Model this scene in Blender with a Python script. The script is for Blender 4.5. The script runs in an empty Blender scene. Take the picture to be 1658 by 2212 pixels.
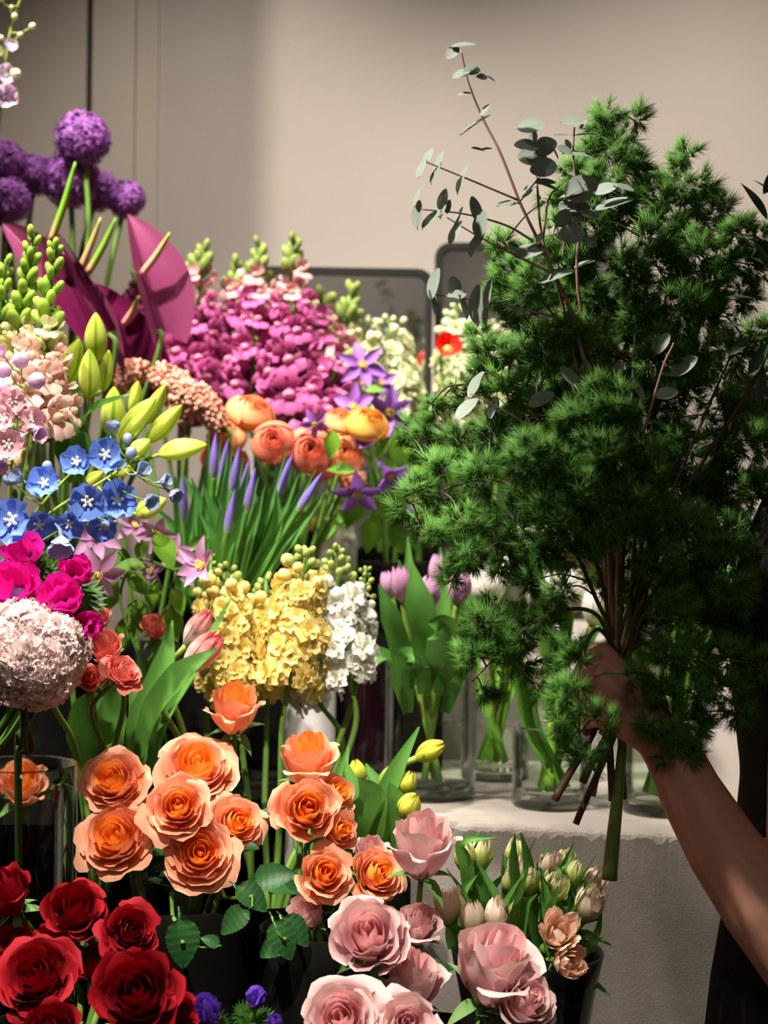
import bpy, math, random
import numpy as np
from mathutils import Matrix, Vector

random.seed(7)
rng = np.random.default_rng(11)
scene = bpy.context.scene
COL = scene.collection
PI = math.pi

# ------------------------------------------------------------------ camera
FPX = 3454.0                      # focal length in pixels of the 1658 x 2212 frame
CAM = Vector((0.0, 0.0, 1.35))
cam_data = bpy.data.cameras.new('camera')
cam_data.sensor_fit = 'HORIZONTAL'
cam_data.sensor_width = 24.0
cam_data.lens = 24.0 * FPX / 1658.0
cam_data.clip_start = 0.02
cam_data.dof.use_dof = True
cam_data.dof.focus_distance = 1.44
cam_data.dof.aperture_fstop = 4.5
cam = bpy.data.objects.new('camera', cam_data)
COL.objects.link(cam)
cam.location = CAM
cam.rotation_euler = (PI / 2, math.radians(-0.7), 0)
scene.camera = cam
CAMR = Matrix.Rotation(math.radians(-0.7), 3, 'Y') @ Matrix.Rotation(PI / 2, 3, 'X')

# ------------------------------------------------------------------ world, lamps, exposure
world = bpy.data.worlds.new('world')
scene.world = world
world.use_nodes = True
world.node_tree.nodes['Background'].inputs[0].default_value = (0.9, 0.85, 0.78, 1)
world.node_tree.nodes['Background'].inputs[1].default_value = 0.0

LAMPS = []
def spot(name, loc, target, energy, angle, blend, radius, color):
    l = bpy.data.lights.new(name, 'SPOT')
    l.energy = energy
    l.spot_size = math.radians(angle)
    l.spot_blend = blend
    l.shadow_soft_size = radius
    l.color = color
    o = bpy.data.objects.new(name, l)
    COL.objects.link(o)
    o.location = loc
    d = Vector(target) - Vector(loc)
    o.rotation_euler = d.to_track_quat('-Z', 'Y').to_euler()
    LAMPS.append((name, Vector(loc), d.normalized()))
    return o

WARM = (1.0, 0.915, 0.825)
spot('key_and_added_spot', (-0.85, 1.22, 2.92), (-0.14, 1.68, 1.06), 420, 66, 0.75, 0.030, WARM)
spot('key_and_added_spot', (-0.86, 1.22, 2.90), (0.10, 2.52, 1.42), 95, 46, 0.9, 0.022, WARM)  # added to throw the shade edge onto the back wall
spot('key_and_added_spot', (-0.32, 0.32, 2.95), (-0.34, 1.42, 0.99), 300, 29, 0.35, 0.030, WARM)  # added accent on the front roses, cone kept off the arm
spot('key_and_added_spot', (-0.30, 1.30, 2.95), (-0.05, 2.02, 1.16), 100, 50, 0.9, 0.035, WARM)  # added accent for the snapdragons and back flowers
spot('added_wall_fill', (-0.22, 1.62, 2.96), (-0.24, 2.52, 0.90), 92, 62, 1.0, 0.06, WARM)  # added to brighten the door side of the wall
spot('added_wall_fill', (0.62, 1.62, 2.96), (0.45, 2.52, 0.92), 135, 66, 1.0, 0.06, WARM)  # added to brighten the wall behind the fern
spot('added_room_fill', (0.0, -1.3, 2.95), (0.0, -1.3, 0.0), 88, 150, 1.0, 0.15, WARM)  # added fill that lifts front shade and the mirrored far wall

vs = scene.view_settings
vs.view_transform = 'Standard'
vs.look = 'None'
vs.exposure = 0.0
vs.gamma = 1.0
vs.use_curve_mapping = False

# ------------------------------------------------------------------ helpers
def P(px, py, d):
    """Point of the place seen at that spot of the frame, d metres in front of the lens."""
    v = Vector(((px - 829.0) / FPX * d, -(py - 1106.0) / FPX * d, -d))
    return CAM + CAMR @ v

def D(ax, ay, az):
    """Direction: ax to the right, ay up, az towards the viewer."""
    return Vector((ax, -az, ay)).normalized()

WM = {}

def link(name, data, parent=None, M=None):
    o = bpy.data.objects.new(name, data)
    COL.objects.link(o)
    M = M.copy() if M is not None else Matrix.Identity(4)
    WM[o] = M
    if parent is not None:
        o.parent = parent
        o.matrix_basis = WM[parent].inverted() @ M
    else:
        o.matrix_basis = M
    return o

SEEN_LABELS = {}
def tag(o, label, cat, group=None, kind=None):
    o['label'] = label
    o['category'] = cat
    if group: o['group'] = group
    if kind: o['kind'] = kind
    return o

def thing(name, loc, label, cat, group=None):
    e = link(name, None, None, Matrix.Translation(Vector(loc)))
    e.empty_display_size = 0.02
    return tag(e, label, cat, group)

def frame(loc, z, up=(0, 0, 1), s=1.0):
    """Matrix with local Z along z, local Y as near to up as possible, uniform scale s (or 3-tuple)."""
    z = Vector(z).normalized()
    up = Vector(up)
    if abs(z.dot(up.normalized())) > 0.98:
        up = Vector((0, 1, 0)) if abs(z.y) < 0.9 else Vector((1, 0, 0))
    x = up.cross(z).normalized()
    y = z.cross(x).normalized()
    R = Matrix((x, y, z)).transposed().to_4x4()
    S = Matrix.Diagonal((s, s, s, 1)) if not isinstance(s, tuple) else Matrix.Diagonal((*s, 1))
    return Matrix.Translation(Vector(loc)) @ R @ S

def rotz(a): return Matrix.Rotation(a, 4, 'Z')

class MB:
    """Collects shapes for one mesh; every vertex carries a float 'v' (0 at a petal's base, 1 at its rim)."""
    def __init__(self):
        self.v, self.f, self.m, self.a, self.n = [], [], [], [], 0
    def add(self, verts, faces, mi=0, va=None):
        verts = np.asarray(verts, dtype=np.float64).reshape(-1, 3)
        if va is None: va = np.zeros(len(verts))
        self.v.append(verts); self.a.append(np.asarray(va, dtype=np.float64))
        n = self.n
        self.f.extend([tuple(i + n for i in f) for f in faces])
        self.m.extend([mi] * len(faces))
        self.n += len(verts)
        return self
    def addm(self, part, M=None, mi=None):
        verts, faces, va = part[0], part[1], part[2]
        if M is not None:
            A = np.array(M)
            verts = verts @ A[:3, :3].T + A[:3, 3]
        return self.add(verts, faces, 0 if mi is None else mi, va)
    def build(self, name, mats, smooth=True):
        me = bpy.data.meshes.new(name)
        V = np.concatenate(self.v) if self.v else np.zeros((0, 3))
        me.from_pydata(V.tolist(), [], self.f)
        mats = mats if isinstance(mats, (list, tuple)) else [mats]
        for m in mats: me.materials.append(m)
        if len(mats) > 1:
            me.polygons.foreach_set('material_index', self.m)
        if smooth:
            me.polygons.foreach_set('use_smooth', [True] * len(me.polygons))
        at = me.attributes.new('v', 'FLOAT', 'POINT')
        at.data.foreach_set('value', np.concatenate(self.a).astype(np.float32))
        me.update()
        return me

def gridfaces(nu, nv, closed=False):
    f = []
    for j in range(nv - 1):
        for i in range(nu - 1 + (1 if closed else 0)):
            a = j * nu + i; b = j * nu + (i + 1) % nu
            f.append((a, b, b + nu, a + nu))
    return f

def catmull(pts, n=8):
    pts = [np.array(p, dtype=float) for p in pts]
    if len(pts) == 2:
        return np.array([pts[0] + (pts[1] - pts[0]) * t for t in np.linspace(0, 1, n)])
    p = [2 * pts[0] - pts[1]] + pts + [2 * pts[-1] - pts[-2]]
    out = []
    for i in range(1, len(p) - 2):
        for t in np.linspace(0, 1, n, endpoint=False):
            a, b, c, d = p[i - 1], p[i], p[i + 1], p[i + 2]
            out.append(0.5 * ((2 * b) + (-a + c) * t + (2 * a - 5 * b + 4 * c - d) * t * t + (-a + 3 * b - 3 * c + d) * t ** 3))
    out.append(pts[-1])
    return np.array(out)

def tube(path, rad, sides=7, caps=True):
    """Tube along a path; rad a number or one per point. Returns (verts, faces, v)."""
    path = np.asarray(path, dtype=float)
    n = len(path)
    rad = np.full(n, rad, dtype=float) if np.isscalar(rad) else np.interp(np.linspace(0, 1, n), np.linspace(0, 1, len(rad)), rad)
    T = np.gradient(path, axis=0)
    T /= np.linalg.norm(T, axis=1)[:, None] + 1e-12
    ref = np.array([0.31, 0.87, 0.38]); ref = ref if abs(T[0] @ ref) < 0.9 else np.array([1.0, 0, 0])
    V = []
    N = ref - T[0] * (ref @ T[0]); N /= np.linalg.norm(N)
    ang = np.linspace(0, 2 * PI, sides, endpoint=False)
    for i in range(n):
        N = N - T[i] * (N @ T[i]); N /= np.linalg.norm(N) + 1e-12
        B = np.cross(T[i], N)
        V.append(path[i] + rad[i] * (np.cos(ang)[:, None] * N + np.sin(ang)[:, None] * B))
    V = np.concatenate(V)
    F = gridfaces(sides, n, True)
    if caps:
        F.append(tuple(range(sides - 1, -1, -1)))
        F.append(tuple(range((n - 1) * sides, n * sides)))
    return V, F, np.repeat(np.linspace(0, 1, n), sides)

def lathe(prof, seg=24, closed_top=False):
    """Surface of revolution about Z from (r, z) pairs."""
    prof = np.asarray(prof, dtype=float)
    ang = np.linspace(0, 2 * PI, seg, endpoint=False)
    V = np.concatenate([np.stack([r * np.cos(ang), r * np.sin(ang), np.full(seg, z)], 1) for r, z in prof])
    return V, gridfaces(seg, len(prof), True), np.repeat(np.linspace(0, 1, len(prof)), seg)

def ellipsoid(rx, ry, rz, c=(0, 0, 0), nu=10, nv=7):
    th = np.linspace(0, 2 * PI, nu, endpoint=False)
    V = []
    for ph in np.linspace(0.02, PI - 0.02, nv):
        V.append(np.stack([rx * np.sin(ph) * np.cos(th), ry * np.sin(ph) * np.sin(th), np.full(nu, -rz * np.cos(ph))], 1))
    V = np.concatenate(V) + np.array(c)
    return V, gridfaces(nu, nv, True), np.repeat(np.linspace(0, 1, nv), nu)

def box(x0, x1, y0, y1, z0, z1):
    V = np.array([[x, y, z] for z in (z0, z1) for y in (y0, y1) for x in (x0, x1)], dtype=float)
    F = [(0, 2, 3, 1), (4, 5, 7, 6), (0, 1, 5, 4), (2, 6, 7, 3), (0, 4, 6, 2), (1, 3, 7, 5)]
    return V, F, np.zeros(8)

def petal(L, W, cup=0.3, bend=0.3, tip=0.0, ruf=0.0, nu=7, nv=7, wpow=0.75, base=0.18, rf=3.0, ph=0.0, curl=0.0):
    """A petal or leaf growing along +Y from the origin, facing +Z: cup bends the sides up, bend lifts it along its
    length, tip > 0 points it, ruf ruffles the rim."""
    u = np.linspace(-1, 1, nu); v = np.linspace(0, 1, nv)
    U, Vv = np.meshgrid(u, v)
    if tip > 0:
        prof = np.sin(PI * np.clip(Vv, 0, 1) ** wpow) ** (0.7) * (1 - tip) + tip * np.sin(PI * Vv ** wpow) ** 1.0
        prof = base * (1 - Vv) + prof
        yy = Vv
    else:
        prof = base + (1 - base) * np.sin(PI / 2 * np.clip(Vv / 0.72, 0, 1)) ** 1.1
        yy = Vv * (1 - 0.32 * np.abs(U) ** 2.4 * Vv ** 2)
        prof = prof * (1 - 0.12 * np.clip(Vv - 0.75, 0, 1) * 4)
    X = U * W / 2 * prof
    a = bend * yy
    Y = L * np.where(abs(bend) > 1e-4, np.sin(a) / (bend if abs(bend) > 1e-4 else 1), yy)
    Z = L * np.where(abs(bend) > 1e-4, (1 - np.cos(a)) / (bend if abs(bend) > 1e-4 else 1), 0 * yy)
    Z = Z + cup * W * 0.5 * (U ** 2) * prof
    Z = Z - curl * L * np.clip(Vv - 0.7, 0, 1) ** 2 * 4
    if ruf:
        Z = Z + ruf * W * np.sin(U * rf * PI + ph) * Vv ** 2
        X = X + 0.5 * ruf * W * np.cos(U * rf * PI * 1.3 + ph) * Vv ** 3
    return np.stack([X, Y, Z], -1).reshape(-1, 3), gridfaces(nu, nv), Vv.reshape(-1)

def ribbon(path, width, normal, fold=0.25, nu=5, twist=0.0):
    """Leaf blade along a world path; width per point list, normal = the side it faces."""
    path = np.asarray(path, float); n = len(path)
    w = np.interp(np.linspace(0, 1, n), np.linspace(0, 1, len(width)), width)
    T = np.gradient(path, axis=0); T /= np.linalg.norm(T, axis=1)[:, None] + 1e-12
    V = []
    for i in range(n):
        N = np.array(normal, float)
        N = N - T[i] * (N @ T[i]); N /= np.linalg.norm(N) + 1e-9
        a = twist * i / (n - 1)
        B = np.cross(T[i], N)
        B2 = B * math.cos(a) + N * math.sin(a); N2 = N * math.cos(a) - B * math.sin(a)
        for u in np.linspace(-1, 1, nu):
            V.append(path[i] + B2 * u * w[i] / 2 + N2 * fold * w[i] / 2 * (u * u))
    return np.array(V), gridfaces(nu, n), np.repeat(np.linspace(0, 1, n), nu)

def rel(part, origin):
    return part[0] - np.array(origin), part[1], part[2]

# ------------------------------------------------------------------ materials
def nodes(name):
    m = bpy.data.materials.new(name)
    m.use_nodes = True
    nt = m.node_tree
    return m, nt, nt.nodes['Principled BSDF'], nt.nodes['Material Output']

def petal_mat(name, c0, c1, c2=None, trans=0.28, rough=0.55, vary=0.12, noise=0.0, mid=0.5, veins=0.0):
    """Living tissue: colour runs from base c0 to rim c1 along 'v', a little light passes through."""
    m, nt, b, out = nodes(name)
    at = nt.nodes.new('ShaderNodeAttribute'); at.attribute_name = 'v'
    cr = nt.nodes.new('ShaderNodeValToRGB')
    cr.color_ramp.elements[0].color = (*c0, 1)
    cr.color_ramp.elements[1].color = (*c1, 1)
    if c2 is not None:
        cr.color_ramp.elements[1].position = mid
        e = cr.color_ramp.elements.new(1.0); e.color = (*c2, 1)
    nt.links.new(at.outputs['Fac'], cr.inputs[0])
    oi = nt.nodes.new('ShaderNodeObjectInfo')
    hs = nt.nodes.new('ShaderNodeHueSaturation')
    mr = nt.nodes.new('ShaderNodeMapRange')
    mr.inputs['To Min'].default_value = 1 - vary; mr.inputs['To Max'].default_value = 1 + vary * 0.7
    nt.links.new(oi.outputs['Random'], mr.inputs['Value'])
    nt.links.new(mr.outputs[0], hs.inputs['Value'])
    nt.links.new(cr.outputs[0], hs.inputs['Color'])
    col = hs.outputs[0]
    tc = nt.nodes.new('ShaderNodeTexCoord')
    nz = nt.nodes.new('ShaderNodeTexNoise')
    nz.inputs['Scale'].default_value = 60.0
    nz.inputs['Detail'].default_value = 3.0
    nt.links.new(tc.outputs['Object'], nz.inputs['Vector'])
    if noise > 0:
        mx = nt.nodes.new('ShaderNodeMix'); mx.data_type = 'RGBA'; mx.blend_type = 'MULTIPLY'
        mx.inputs[0].default_value = noise
        nt.links.new(col, mx.inputs[6]); nt.links.new(nz.outputs['Fac'], mx.inputs[7])
        g = nt.nodes.new('ShaderNodeGamma'); g.inputs[1].default_value = 1.0
        nt.links.new(mx.outputs[2], g.inputs[0]); col = g.outputs[0]
    bp = nt.nodes.new('ShaderNodeBump'); bp.inputs['Strength'].default_value = 0.12; bp.inputs['Distance'].default_value = 0.002
    nt.links.new(nz.outputs['Fac'], bp.inputs['Height'])
    nt.links.new(bp.outputs[0], b.inputs['Normal'])
    nt.links.new(col, b.inputs['Base Color'])
    b.inputs['Roughness'].default_value = rough
    b.inputs['Specular IOR Level'].default_value = 0.22
    if trans > 0:
        tr = nt.nodes.new('ShaderNodeBsdfTranslucent')
        nt.links.new(col, tr.inputs['Color'])
        ms = nt.nodes.new('ShaderNodeMixShader'); ms.inputs[0].default_value = trans
        nt.links.new(b.outputs[0], ms.inputs[1]); nt.links.new(tr.outputs[0], ms.inputs[2])
        nt.links.new(ms.outputs[0], out.inputs['Surface'])
    return m

def plain(name, c, rough=0.5, spec=0.4, metal=0.0, noise=0.0, scale=20.0, c2=None, bump=0.0, bscale=None):
    m, nt, b, out = nodes(name)
    b.inputs['Base Color'].default_value = (*c, 1)
    b.inputs['Roughness'].default_value = rough
    b.inputs['Specular IOR Level'].default_value = spec
    b.inputs['Metallic'].default_value = metal
    if c2 is not None or bump:
        tc = nt.nodes.new('ShaderNodeTexCoord')
        nz = nt.nodes.new('ShaderNodeTexNoise')
        nz.inputs['Scale'].default_value = scale; nz.inputs['Detail'].default_value = 8.0
        nz.inputs['Roughness'].default_value = 0.62
        nt.links.new(tc.outputs['Object'], nz.inputs['Vector'])
        if c2 is not None:
            cr = nt.nodes.new('ShaderNodeValToRGB')
            cr.color_ramp.elements[0].color = (*c, 1); cr.color_ramp.elements[0].position = 0.35
            cr.color_ramp.elements[1].color = (*c2, 1); cr.color_ramp.elements[1].position = 0.68
            nt.links.new(nz.outputs['Fac'], cr.inputs[0]); nt.links.new(cr.outputs[0], b.inputs['Base Color'])
        if bump:
            n2 = nz
            if bscale:
                n2 = nt.nodes.new('ShaderNodeTexNoise'); n2.inputs['Scale'].default_value = bscale
                n2.inputs['Detail'].default_value = 6.0
                nt.links.new(tc.outputs['Object'], n2.inputs['Vector'])
            bp = nt.nodes.new('ShaderNodeBump'); bp.inputs['Strength'].default_value = bump; bp.inputs['Distance'].default_value = 0.004
            nt.links.new(n2.outputs['Fac'], bp.inputs['Height']); nt.links.new(bp.outputs[0], b.inputs['Normal'])
    return m

def glass_mat(name, tint, gloss=(1, 1, 1), ior=1.25, base=0.0):
    """Clear glass or water: light passes straight through with the body's tint, the surface mirrors by Fresnel."""
    m, nt, b, out = nodes(name)
    nt.nodes.remove(b)
    tr = nt.nodes.new('ShaderNodeBsdfTransparent'); tr.inputs[0].default_value = (*tint, 1)
    gl = nt.nodes.new('ShaderNodeBsdfGlossy'); gl.inputs['Roughness'].default_value = 0.03
    gl.inputs[0].default_value = (*gloss, 1)
    fr = nt.nodes.new('ShaderNodeFresnel'); fr.inputs[0].default_value = ior
    ms = nt.nodes.new('ShaderNodeMixShader')
    mu = nt.nodes.new('ShaderNodeMath'); mu.operation = 'MULTIPLY'; mu.inputs[1].default_value = 0.8
    nt.links.new(fr.outputs[0], mu.inputs[0]); nt.links.new(mu.outputs[0], ms.inputs[0])
    nt.links.new(tr.outputs[0], ms.inputs[1]); nt.links.new(gl.outputs[0], ms.inputs[2])
    nt.links.new(ms.outputs[0], out.inputs['Surface'])
    return m

M = {}
M['wall'] = plain('wall_plaster', (0.49, 0.435, 0.385), 0.85, 0.2, c2=(0.53, 0.475, 0.42), scale=2.3, bump=0.08, bscale=140)
M['wall_dark'] = plain('wall_paint', (0.42, 0.39, 0.36), 0.9, 0.2, c2=(0.46, 0.43, 0.40), scale=3)
M['casing'] = plain('casing_paint', (0.50, 0.44, 0.37), 0.6, 0.3, c2=(0.53, 0.47, 0.40), scale=3)
M['gap'] = plain('seam', (0.05, 0.045, 0.04), 0.9, 0.1)
M['concrete'] = plain('concrete', (0.215, 0.19, 0.165), 0.85, 0.25, c2=(0.32, 0.285, 0.25), scale=7.0, bump=0.14, bscale=420)
M['floor'] = plain('floor_screed', (0.16, 0.145, 0.13), 0.6, 0.3, c2=(0.22, 0.20, 0.18), scale=5)
M['ceiling'] = plain('ceiling_paint', (0.55, 0.53, 0.5), 0.9, 0.1)
M['glass'] = glass_mat('clear_glass', (0.955, 0.975, 0.96))
M['water'] = glass_mat('water', (0.90, 0.95, 0.87), ior=1.2)
M['darkglass'] = plain('smoked_glass', (0.012, 0.012, 0.011), 0.12, 0.5)
M['plum'] = plain('plum_glass', (0.012, 0.001, 0.006), 0.08, 0.6)
M['ceramic'] = plain('white_ceramic', (0.62, 0.59, 0.57), 0.4, 0.5, c2=(0.66, 0.64, 0.62), scale=5)
M['cabinet'] = plain('shade_black', (0.007, 0.007, 0.006), 0.8, 0.06)  # black takes the place of shade behind the left flowers
M['blackpot'] = plain('black_pot', (0.005, 0.005, 0.004), 0.8, 0.06)
M['mirror'] = plain('mirror_silver', (0.80, 0.81, 0.80), 0.02, 0.5, metal=1.0)
M['frame'] = plain('black_frame', (0.018, 0.016, 0.015), 0.35, 0.5)

G = lambda n, a, b, **k: petal_mat(n, a, b, **k)
M['stem'] = G('green_stem', (0.10, 0.20, 0.03), (0.13, 0.27, 0.04), trans=0.05, rough=0.45)
M['stem_pale'] = G('pale_stem', (0.30, 0.42, 0.07), (0.26, 0.42, 0.06), trans=0.1, rough=0.45)
M['stem_dark'] = G('dark_stem', (0.04, 0.06, 0.015), (0.06, 0.10, 0.02), trans=0.0, rough=0.5)
M['leaf'] = G('leaf_green', (0.08, 0.22, 0.03), (0.07, 0.21, 0.03), trans=0.25, rough=0.4, vary=0.25, noise=0.3)
M['leaf_rose'] = G('rose_leaf_green', (0.035, 0.12, 0.03), (0.03, 0.115, 0.03), trans=0.15, rough=0.38, vary=0.25, noise=0.3)
M['leaf_tulip'] = G('tulip_leaf_green', (0.12, 0.30, 0.05), (0.10, 0.27, 0.05), trans=0.25, rough=0.42, vary=0.2)
M['leaf_iris'] = G('iris_leaf_green', (0.14, 0.36, 0.05), (0.09, 0.28, 0.07), trans=0.25, rough=0.42, vary=0.25)
M['leaf_lime'] = G('lime_leaf', (0.17, 0.36, 0.03), (0.14, 0.33, 0.03), trans=0.3, rough=0.45, vary=0.2)
M['sepal'] = G('sepal_green', (0.10, 0.22, 0.05), (0.16, 0.30, 0.08), trans=0.15)
M['peach_o'] = G('peach_petal', (0.98, 0.36, 0.10), (0.95, 0.37, 0.17), c2=(0.93, 0.47, 0.30), trans=0.28, noise=0.08, vary=0.06)
M['peach_i'] = G('peach_heart', (1.0, 0.30, 0.02), (1.0, 0.42, 0.07), trans=0.25, vary=0.05)
M['red_o'] = G('red_petal', (0.20, 0.0, 0.004), (0.33, 0.002, 0.009), trans=0.08, rough=0.72, vary=0.1, noise=0.15)
M['red_i'] = G('red_heart', (0.20, 0.0, 0.005), (0.32, 0.002, 0.009), trans=0.1, rough=0.6)
M['pink_o'] = G('pink_petal', (0.72, 0.33, 0.38), (0.76, 0.44, 0.46), c2=(0.80, 0.56, 0.52), trans=0.28, noise=0.1, vary=0.06)
M['pink_i'] = G('pink_heart', (0.75, 0.34, 0.38), (0.80, 0.45, 0.45), trans=0.25)
M['coral_o'] = G('coral_petal', (0.85, 0.20, 0.10), (0.86, 0.20, 0.17), c2=(0.88, 0.30, 0.24), trans=0.25)
M['ran_coral'] = G('ranunculus_coral', (0.95, 0.42, 0.16), (0.88, 0.25, 0.16), trans=0.25)
M['ran_peach'] = G('ranunculus_peach', (0.95, 0.45, 0.10), (0.93, 0.42, 0.20), trans=0.25)
M['ran_yellow'] = G('ranunculus_yellow', (0.95, 0.62, 0.08), (0.93, 0.50, 0.10), trans=0.25)
M['magenta'] = G('magenta_petal', (0.75, 0.005, 0.30), (0.82, 0.02, 0.42), trans=0.25, vary=0.15)
M['anem_c'] = plain('anemone_centre', (0.10, 0.02, 0.12), 0.7)
M['violet'] = G('violet_petal', (0.10, 0.02, 0.38), (0.16, 0.06, 0.55), trans=0.2)
M['snap'] = G('snapdragon_pink', (0.40, 0.05, 0.22), (0.58, 0.145, 0.35), trans=0.3, vary=0.16)
M['snap_lip'] = G('snapdragon_lip', (0.74, 0.28, 0.36), (0.76, 0.28, 0.44), trans=0.3, vary=0.1)
M['snap_half'] = G('snapdragon_half_open', (0.60, 0.36, 0.28), (0.78, 0.40, 0.44), trans=0.3, vary=0.15)
M['snap_bud'] = G('snapdragon_bud', (0.15, 0.21, 0.04), (0.25, 0.31, 0.07), trans=0.25, vary=0.2)
M['snap_pale'] = G('snapdragon_blush', (0.82, 0.52, 0.44), (0.90, 0.62, 0.52), trans=0.3, vary=0.1)
M['snap_pale_lip'] = G('snapdragon_blush_lip', (0.86, 0.70, 0.38), (0.88, 0.66, 0.50), trans=0.3)
M['snap_cream'] = G('snapdragon_cream', (0.70, 0.72, 0.28), (0.85, 0.78, 0.45), trans=0.3)
M['snap_lime'] = G('snapdragon_lime', (0.34, 0.55, 0.05), (0.48, 0.68, 0.10), trans=0.3, vary=0.2)
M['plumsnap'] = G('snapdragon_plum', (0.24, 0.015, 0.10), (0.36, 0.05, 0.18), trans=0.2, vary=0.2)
M['lilac'] = G('larkspur_lilac', (0.62, 0.48, 0.72), (0.78, 0.52, 0.68), trans=0.3, vary=0.15)
M['larkpink'] = G('larkspur_pink', (0.88, 0.50, 0.56), (0.88, 0.58, 0.66), trans=0.3, vary=0.12)
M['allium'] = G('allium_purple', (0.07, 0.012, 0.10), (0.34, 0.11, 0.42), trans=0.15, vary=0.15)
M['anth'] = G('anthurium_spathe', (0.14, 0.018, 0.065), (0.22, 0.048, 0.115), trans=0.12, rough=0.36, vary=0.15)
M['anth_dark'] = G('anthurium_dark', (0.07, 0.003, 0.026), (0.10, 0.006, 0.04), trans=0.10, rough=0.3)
M['spadix'] = G('spadix_pink_green', (0.72, 0.28, 0.26), (0.60, 0.34, 0.18), c2=(0.30, 0.36, 0.03), trans=0.1, mid=0.45)
M['spadix_g'] = G('spadix_green', (0.55, 0.28, 0.18), (0.20, 0.38, 0.02), c2=(0.12, 0.32, 0.02), trans=0.1, mid=0.3)
M['lily'] = G('lily_bud', (0.58, 0.66, 0.07), (0.68, 0.76, 0.14), c2=(0.54, 0.70, 0.05), trans=0.25, rough=0.35, vary=0.12)
M['lily_rib'] = G('lily_rib', (0.26, 0.46, 0.02), (0.26, 0.46, 0.02), trans=0.2, rough=0.35)
M['lily_cream'] = G('lily_cream', (0.72, 0.52, 0.36), (0.55, 0.48, 0.20), trans=0.2, rough=0.4)
M['delph'] = G('delphinium_blue', (0.20, 0.34, 0.82), (0.14, 0.27, 0.78), trans=0.28, vary=0.25)
M['delph_pale'] = G('delphinium_pale', (0.30, 0.38, 0.72), (0.34, 0.44, 0.80), trans=0.3, vary=0.2)
M['delph_c'] = plain('delphinium_eye', (0.80, 0.82, 0.72), 0.6)
M['delph_bud'] = G('delphinium_bud', (0.36, 0.46, 0.50), (0.36, 0.44, 0.66), trans=0.3)
M['blush'] = G('blush_floret', (0.90, 0.69, 0.65), (0.95, 0.80, 0.77), trans=0.3, vary=0.12)
M['blush_c'] = G('blush_floret_heart', (0.62, 0.46, 0.28), (0.80, 0.58, 0.50), trans=0.2)
M['clem_m'] = G('clematis_mauve', (0.52, 0.24, 0.46), (0.62, 0.34, 0.56), trans=0.25, vary=0.12)
M['clem_p'] = G('clematis_purple', (0.28, 0.10, 0.46), (0.34, 0.15, 0.55), trans=0.25, vary=0.15)
M['clem_c'] = plain('clematis_stamens', (0.75, 0.55, 0.12), 0.6)
M['celosia'] = G('celosia_salmon', (0.82, 0.32, 0.22), (0.93, 0.54, 0.40), trans=0.15, vary=0.1)
M['iris'] = G('iris_bud', (0.50, 0.52, 0.44), (0.30, 0.22, 0.68), c2=(0.26, 0.18, 0.66), trans=0.2, mid=0.35)
M['tul_lilac'] = G('tulip_lilac', (0.72, 0.46, 0.60), (0.66, 0.34, 0.58), trans=0.3)
M['tul_white'] = G('tulip_white', (0.80, 0.76, 0.64), (0.86, 0.82, 0.74), trans=0.3)
M['tul_pw'] = G('tulip_blush_white', (0.86, 0.70, 0.62), (0.88, 0.66, 0.60), c2=(0.80, 0.12, 0.14), trans=0.25, mid=0.28)
M['tul_yel'] = G('tulip_yellow', (0.52, 0.58, 0.06), (0.72, 0.68, 0.08), trans=0.25)
M['tul_dbl'] = G('tulip_double', (0.42, 0.48, 0.10), (0.80, 0.70, 0.46), c2=(0.85, 0.66, 0.56), trans=0.3, mid=0.5, vary=0.15)
M['tul_dblg'] = G('tulip_double_green', (0.30, 0.42, 0.06), (0.52, 0.58, 0.14), c2=(0.78, 0.74, 0.48), trans=0.3, mid=0.6, vary=0.15)
M['tul_dblp'] = G('tulip_double_peach', (0.60, 0.50, 0.16), (0.84, 0.54, 0.36), c2=(0.88, 0.62, 0.50), trans=0.3, mid=0.5, vary=0.1)
M['stock_y'] = G('stock_yellow', (0.88, 0.68, 0.12), (0.95, 0.82, 0.34), trans=0.3, vary=0.12)
M['stock_w'] = G('stock_white', (0.82, 0.81, 0.66), (0.90, 0.89, 0.83), trans=0.3, vary=0.08)
M['stock_bud'] = G('stock_bud', (0.32, 0.42, 0.10), (0.46, 0.54, 0.16), trans=0.25, vary=0.2)
M['stock_c'] = G('stock_cream', (0.56, 0.60, 0.30), (0.70, 0.71, 0.46), trans=0.3, vary=0.12)
M['redflower'] = G('red_bloom', (0.75, 0.02, 0.01), (0.85, 0.03, 0.02), trans=0.2)
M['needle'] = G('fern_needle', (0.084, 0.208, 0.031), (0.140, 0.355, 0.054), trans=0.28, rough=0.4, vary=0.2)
M['twig'] = plain('fern_twig', (0.085, 0.055, 0.022), 0.6, c2=(0.075, 0.10, 0.022), scale=30)
M['bark'] = plain('eucalyptus_bark', (0.30, 0.15, 0.12), 0.55, c2=(0.38, 0.24, 0.20), scale=40)
M['bark_dark'] = plain('dark_cut_stem', (0.055, 0.022, 0.014), 0.6, c2=(0.10, 0.06, 0.025), scale=40)
M['fernstem'] = plain('thick_green_stem', (0.10, 0.15, 0.025), 0.5, c2=(0.14, 0.20, 0.03), scale=30)
M['euca'] = G('eucalyptus_leaf', (0.31, 0.37, 0.31), (0.28, 0.345, 0.28), trans=0.05, rough=0.62, vary=0.15, noise=0.2)
M['olive'] = G('olive_leaf', (0.045, 0.09, 0.05), (0.04, 0.085, 0.05), trans=0.08, rough=0.4)
M['skin'] = plain('skin', (0.50, 0.235, 0.165), 0.5, 0.4, c2=(0.56, 0.27, 0.19), scale=25, bump=0.05, bscale=300)
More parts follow.
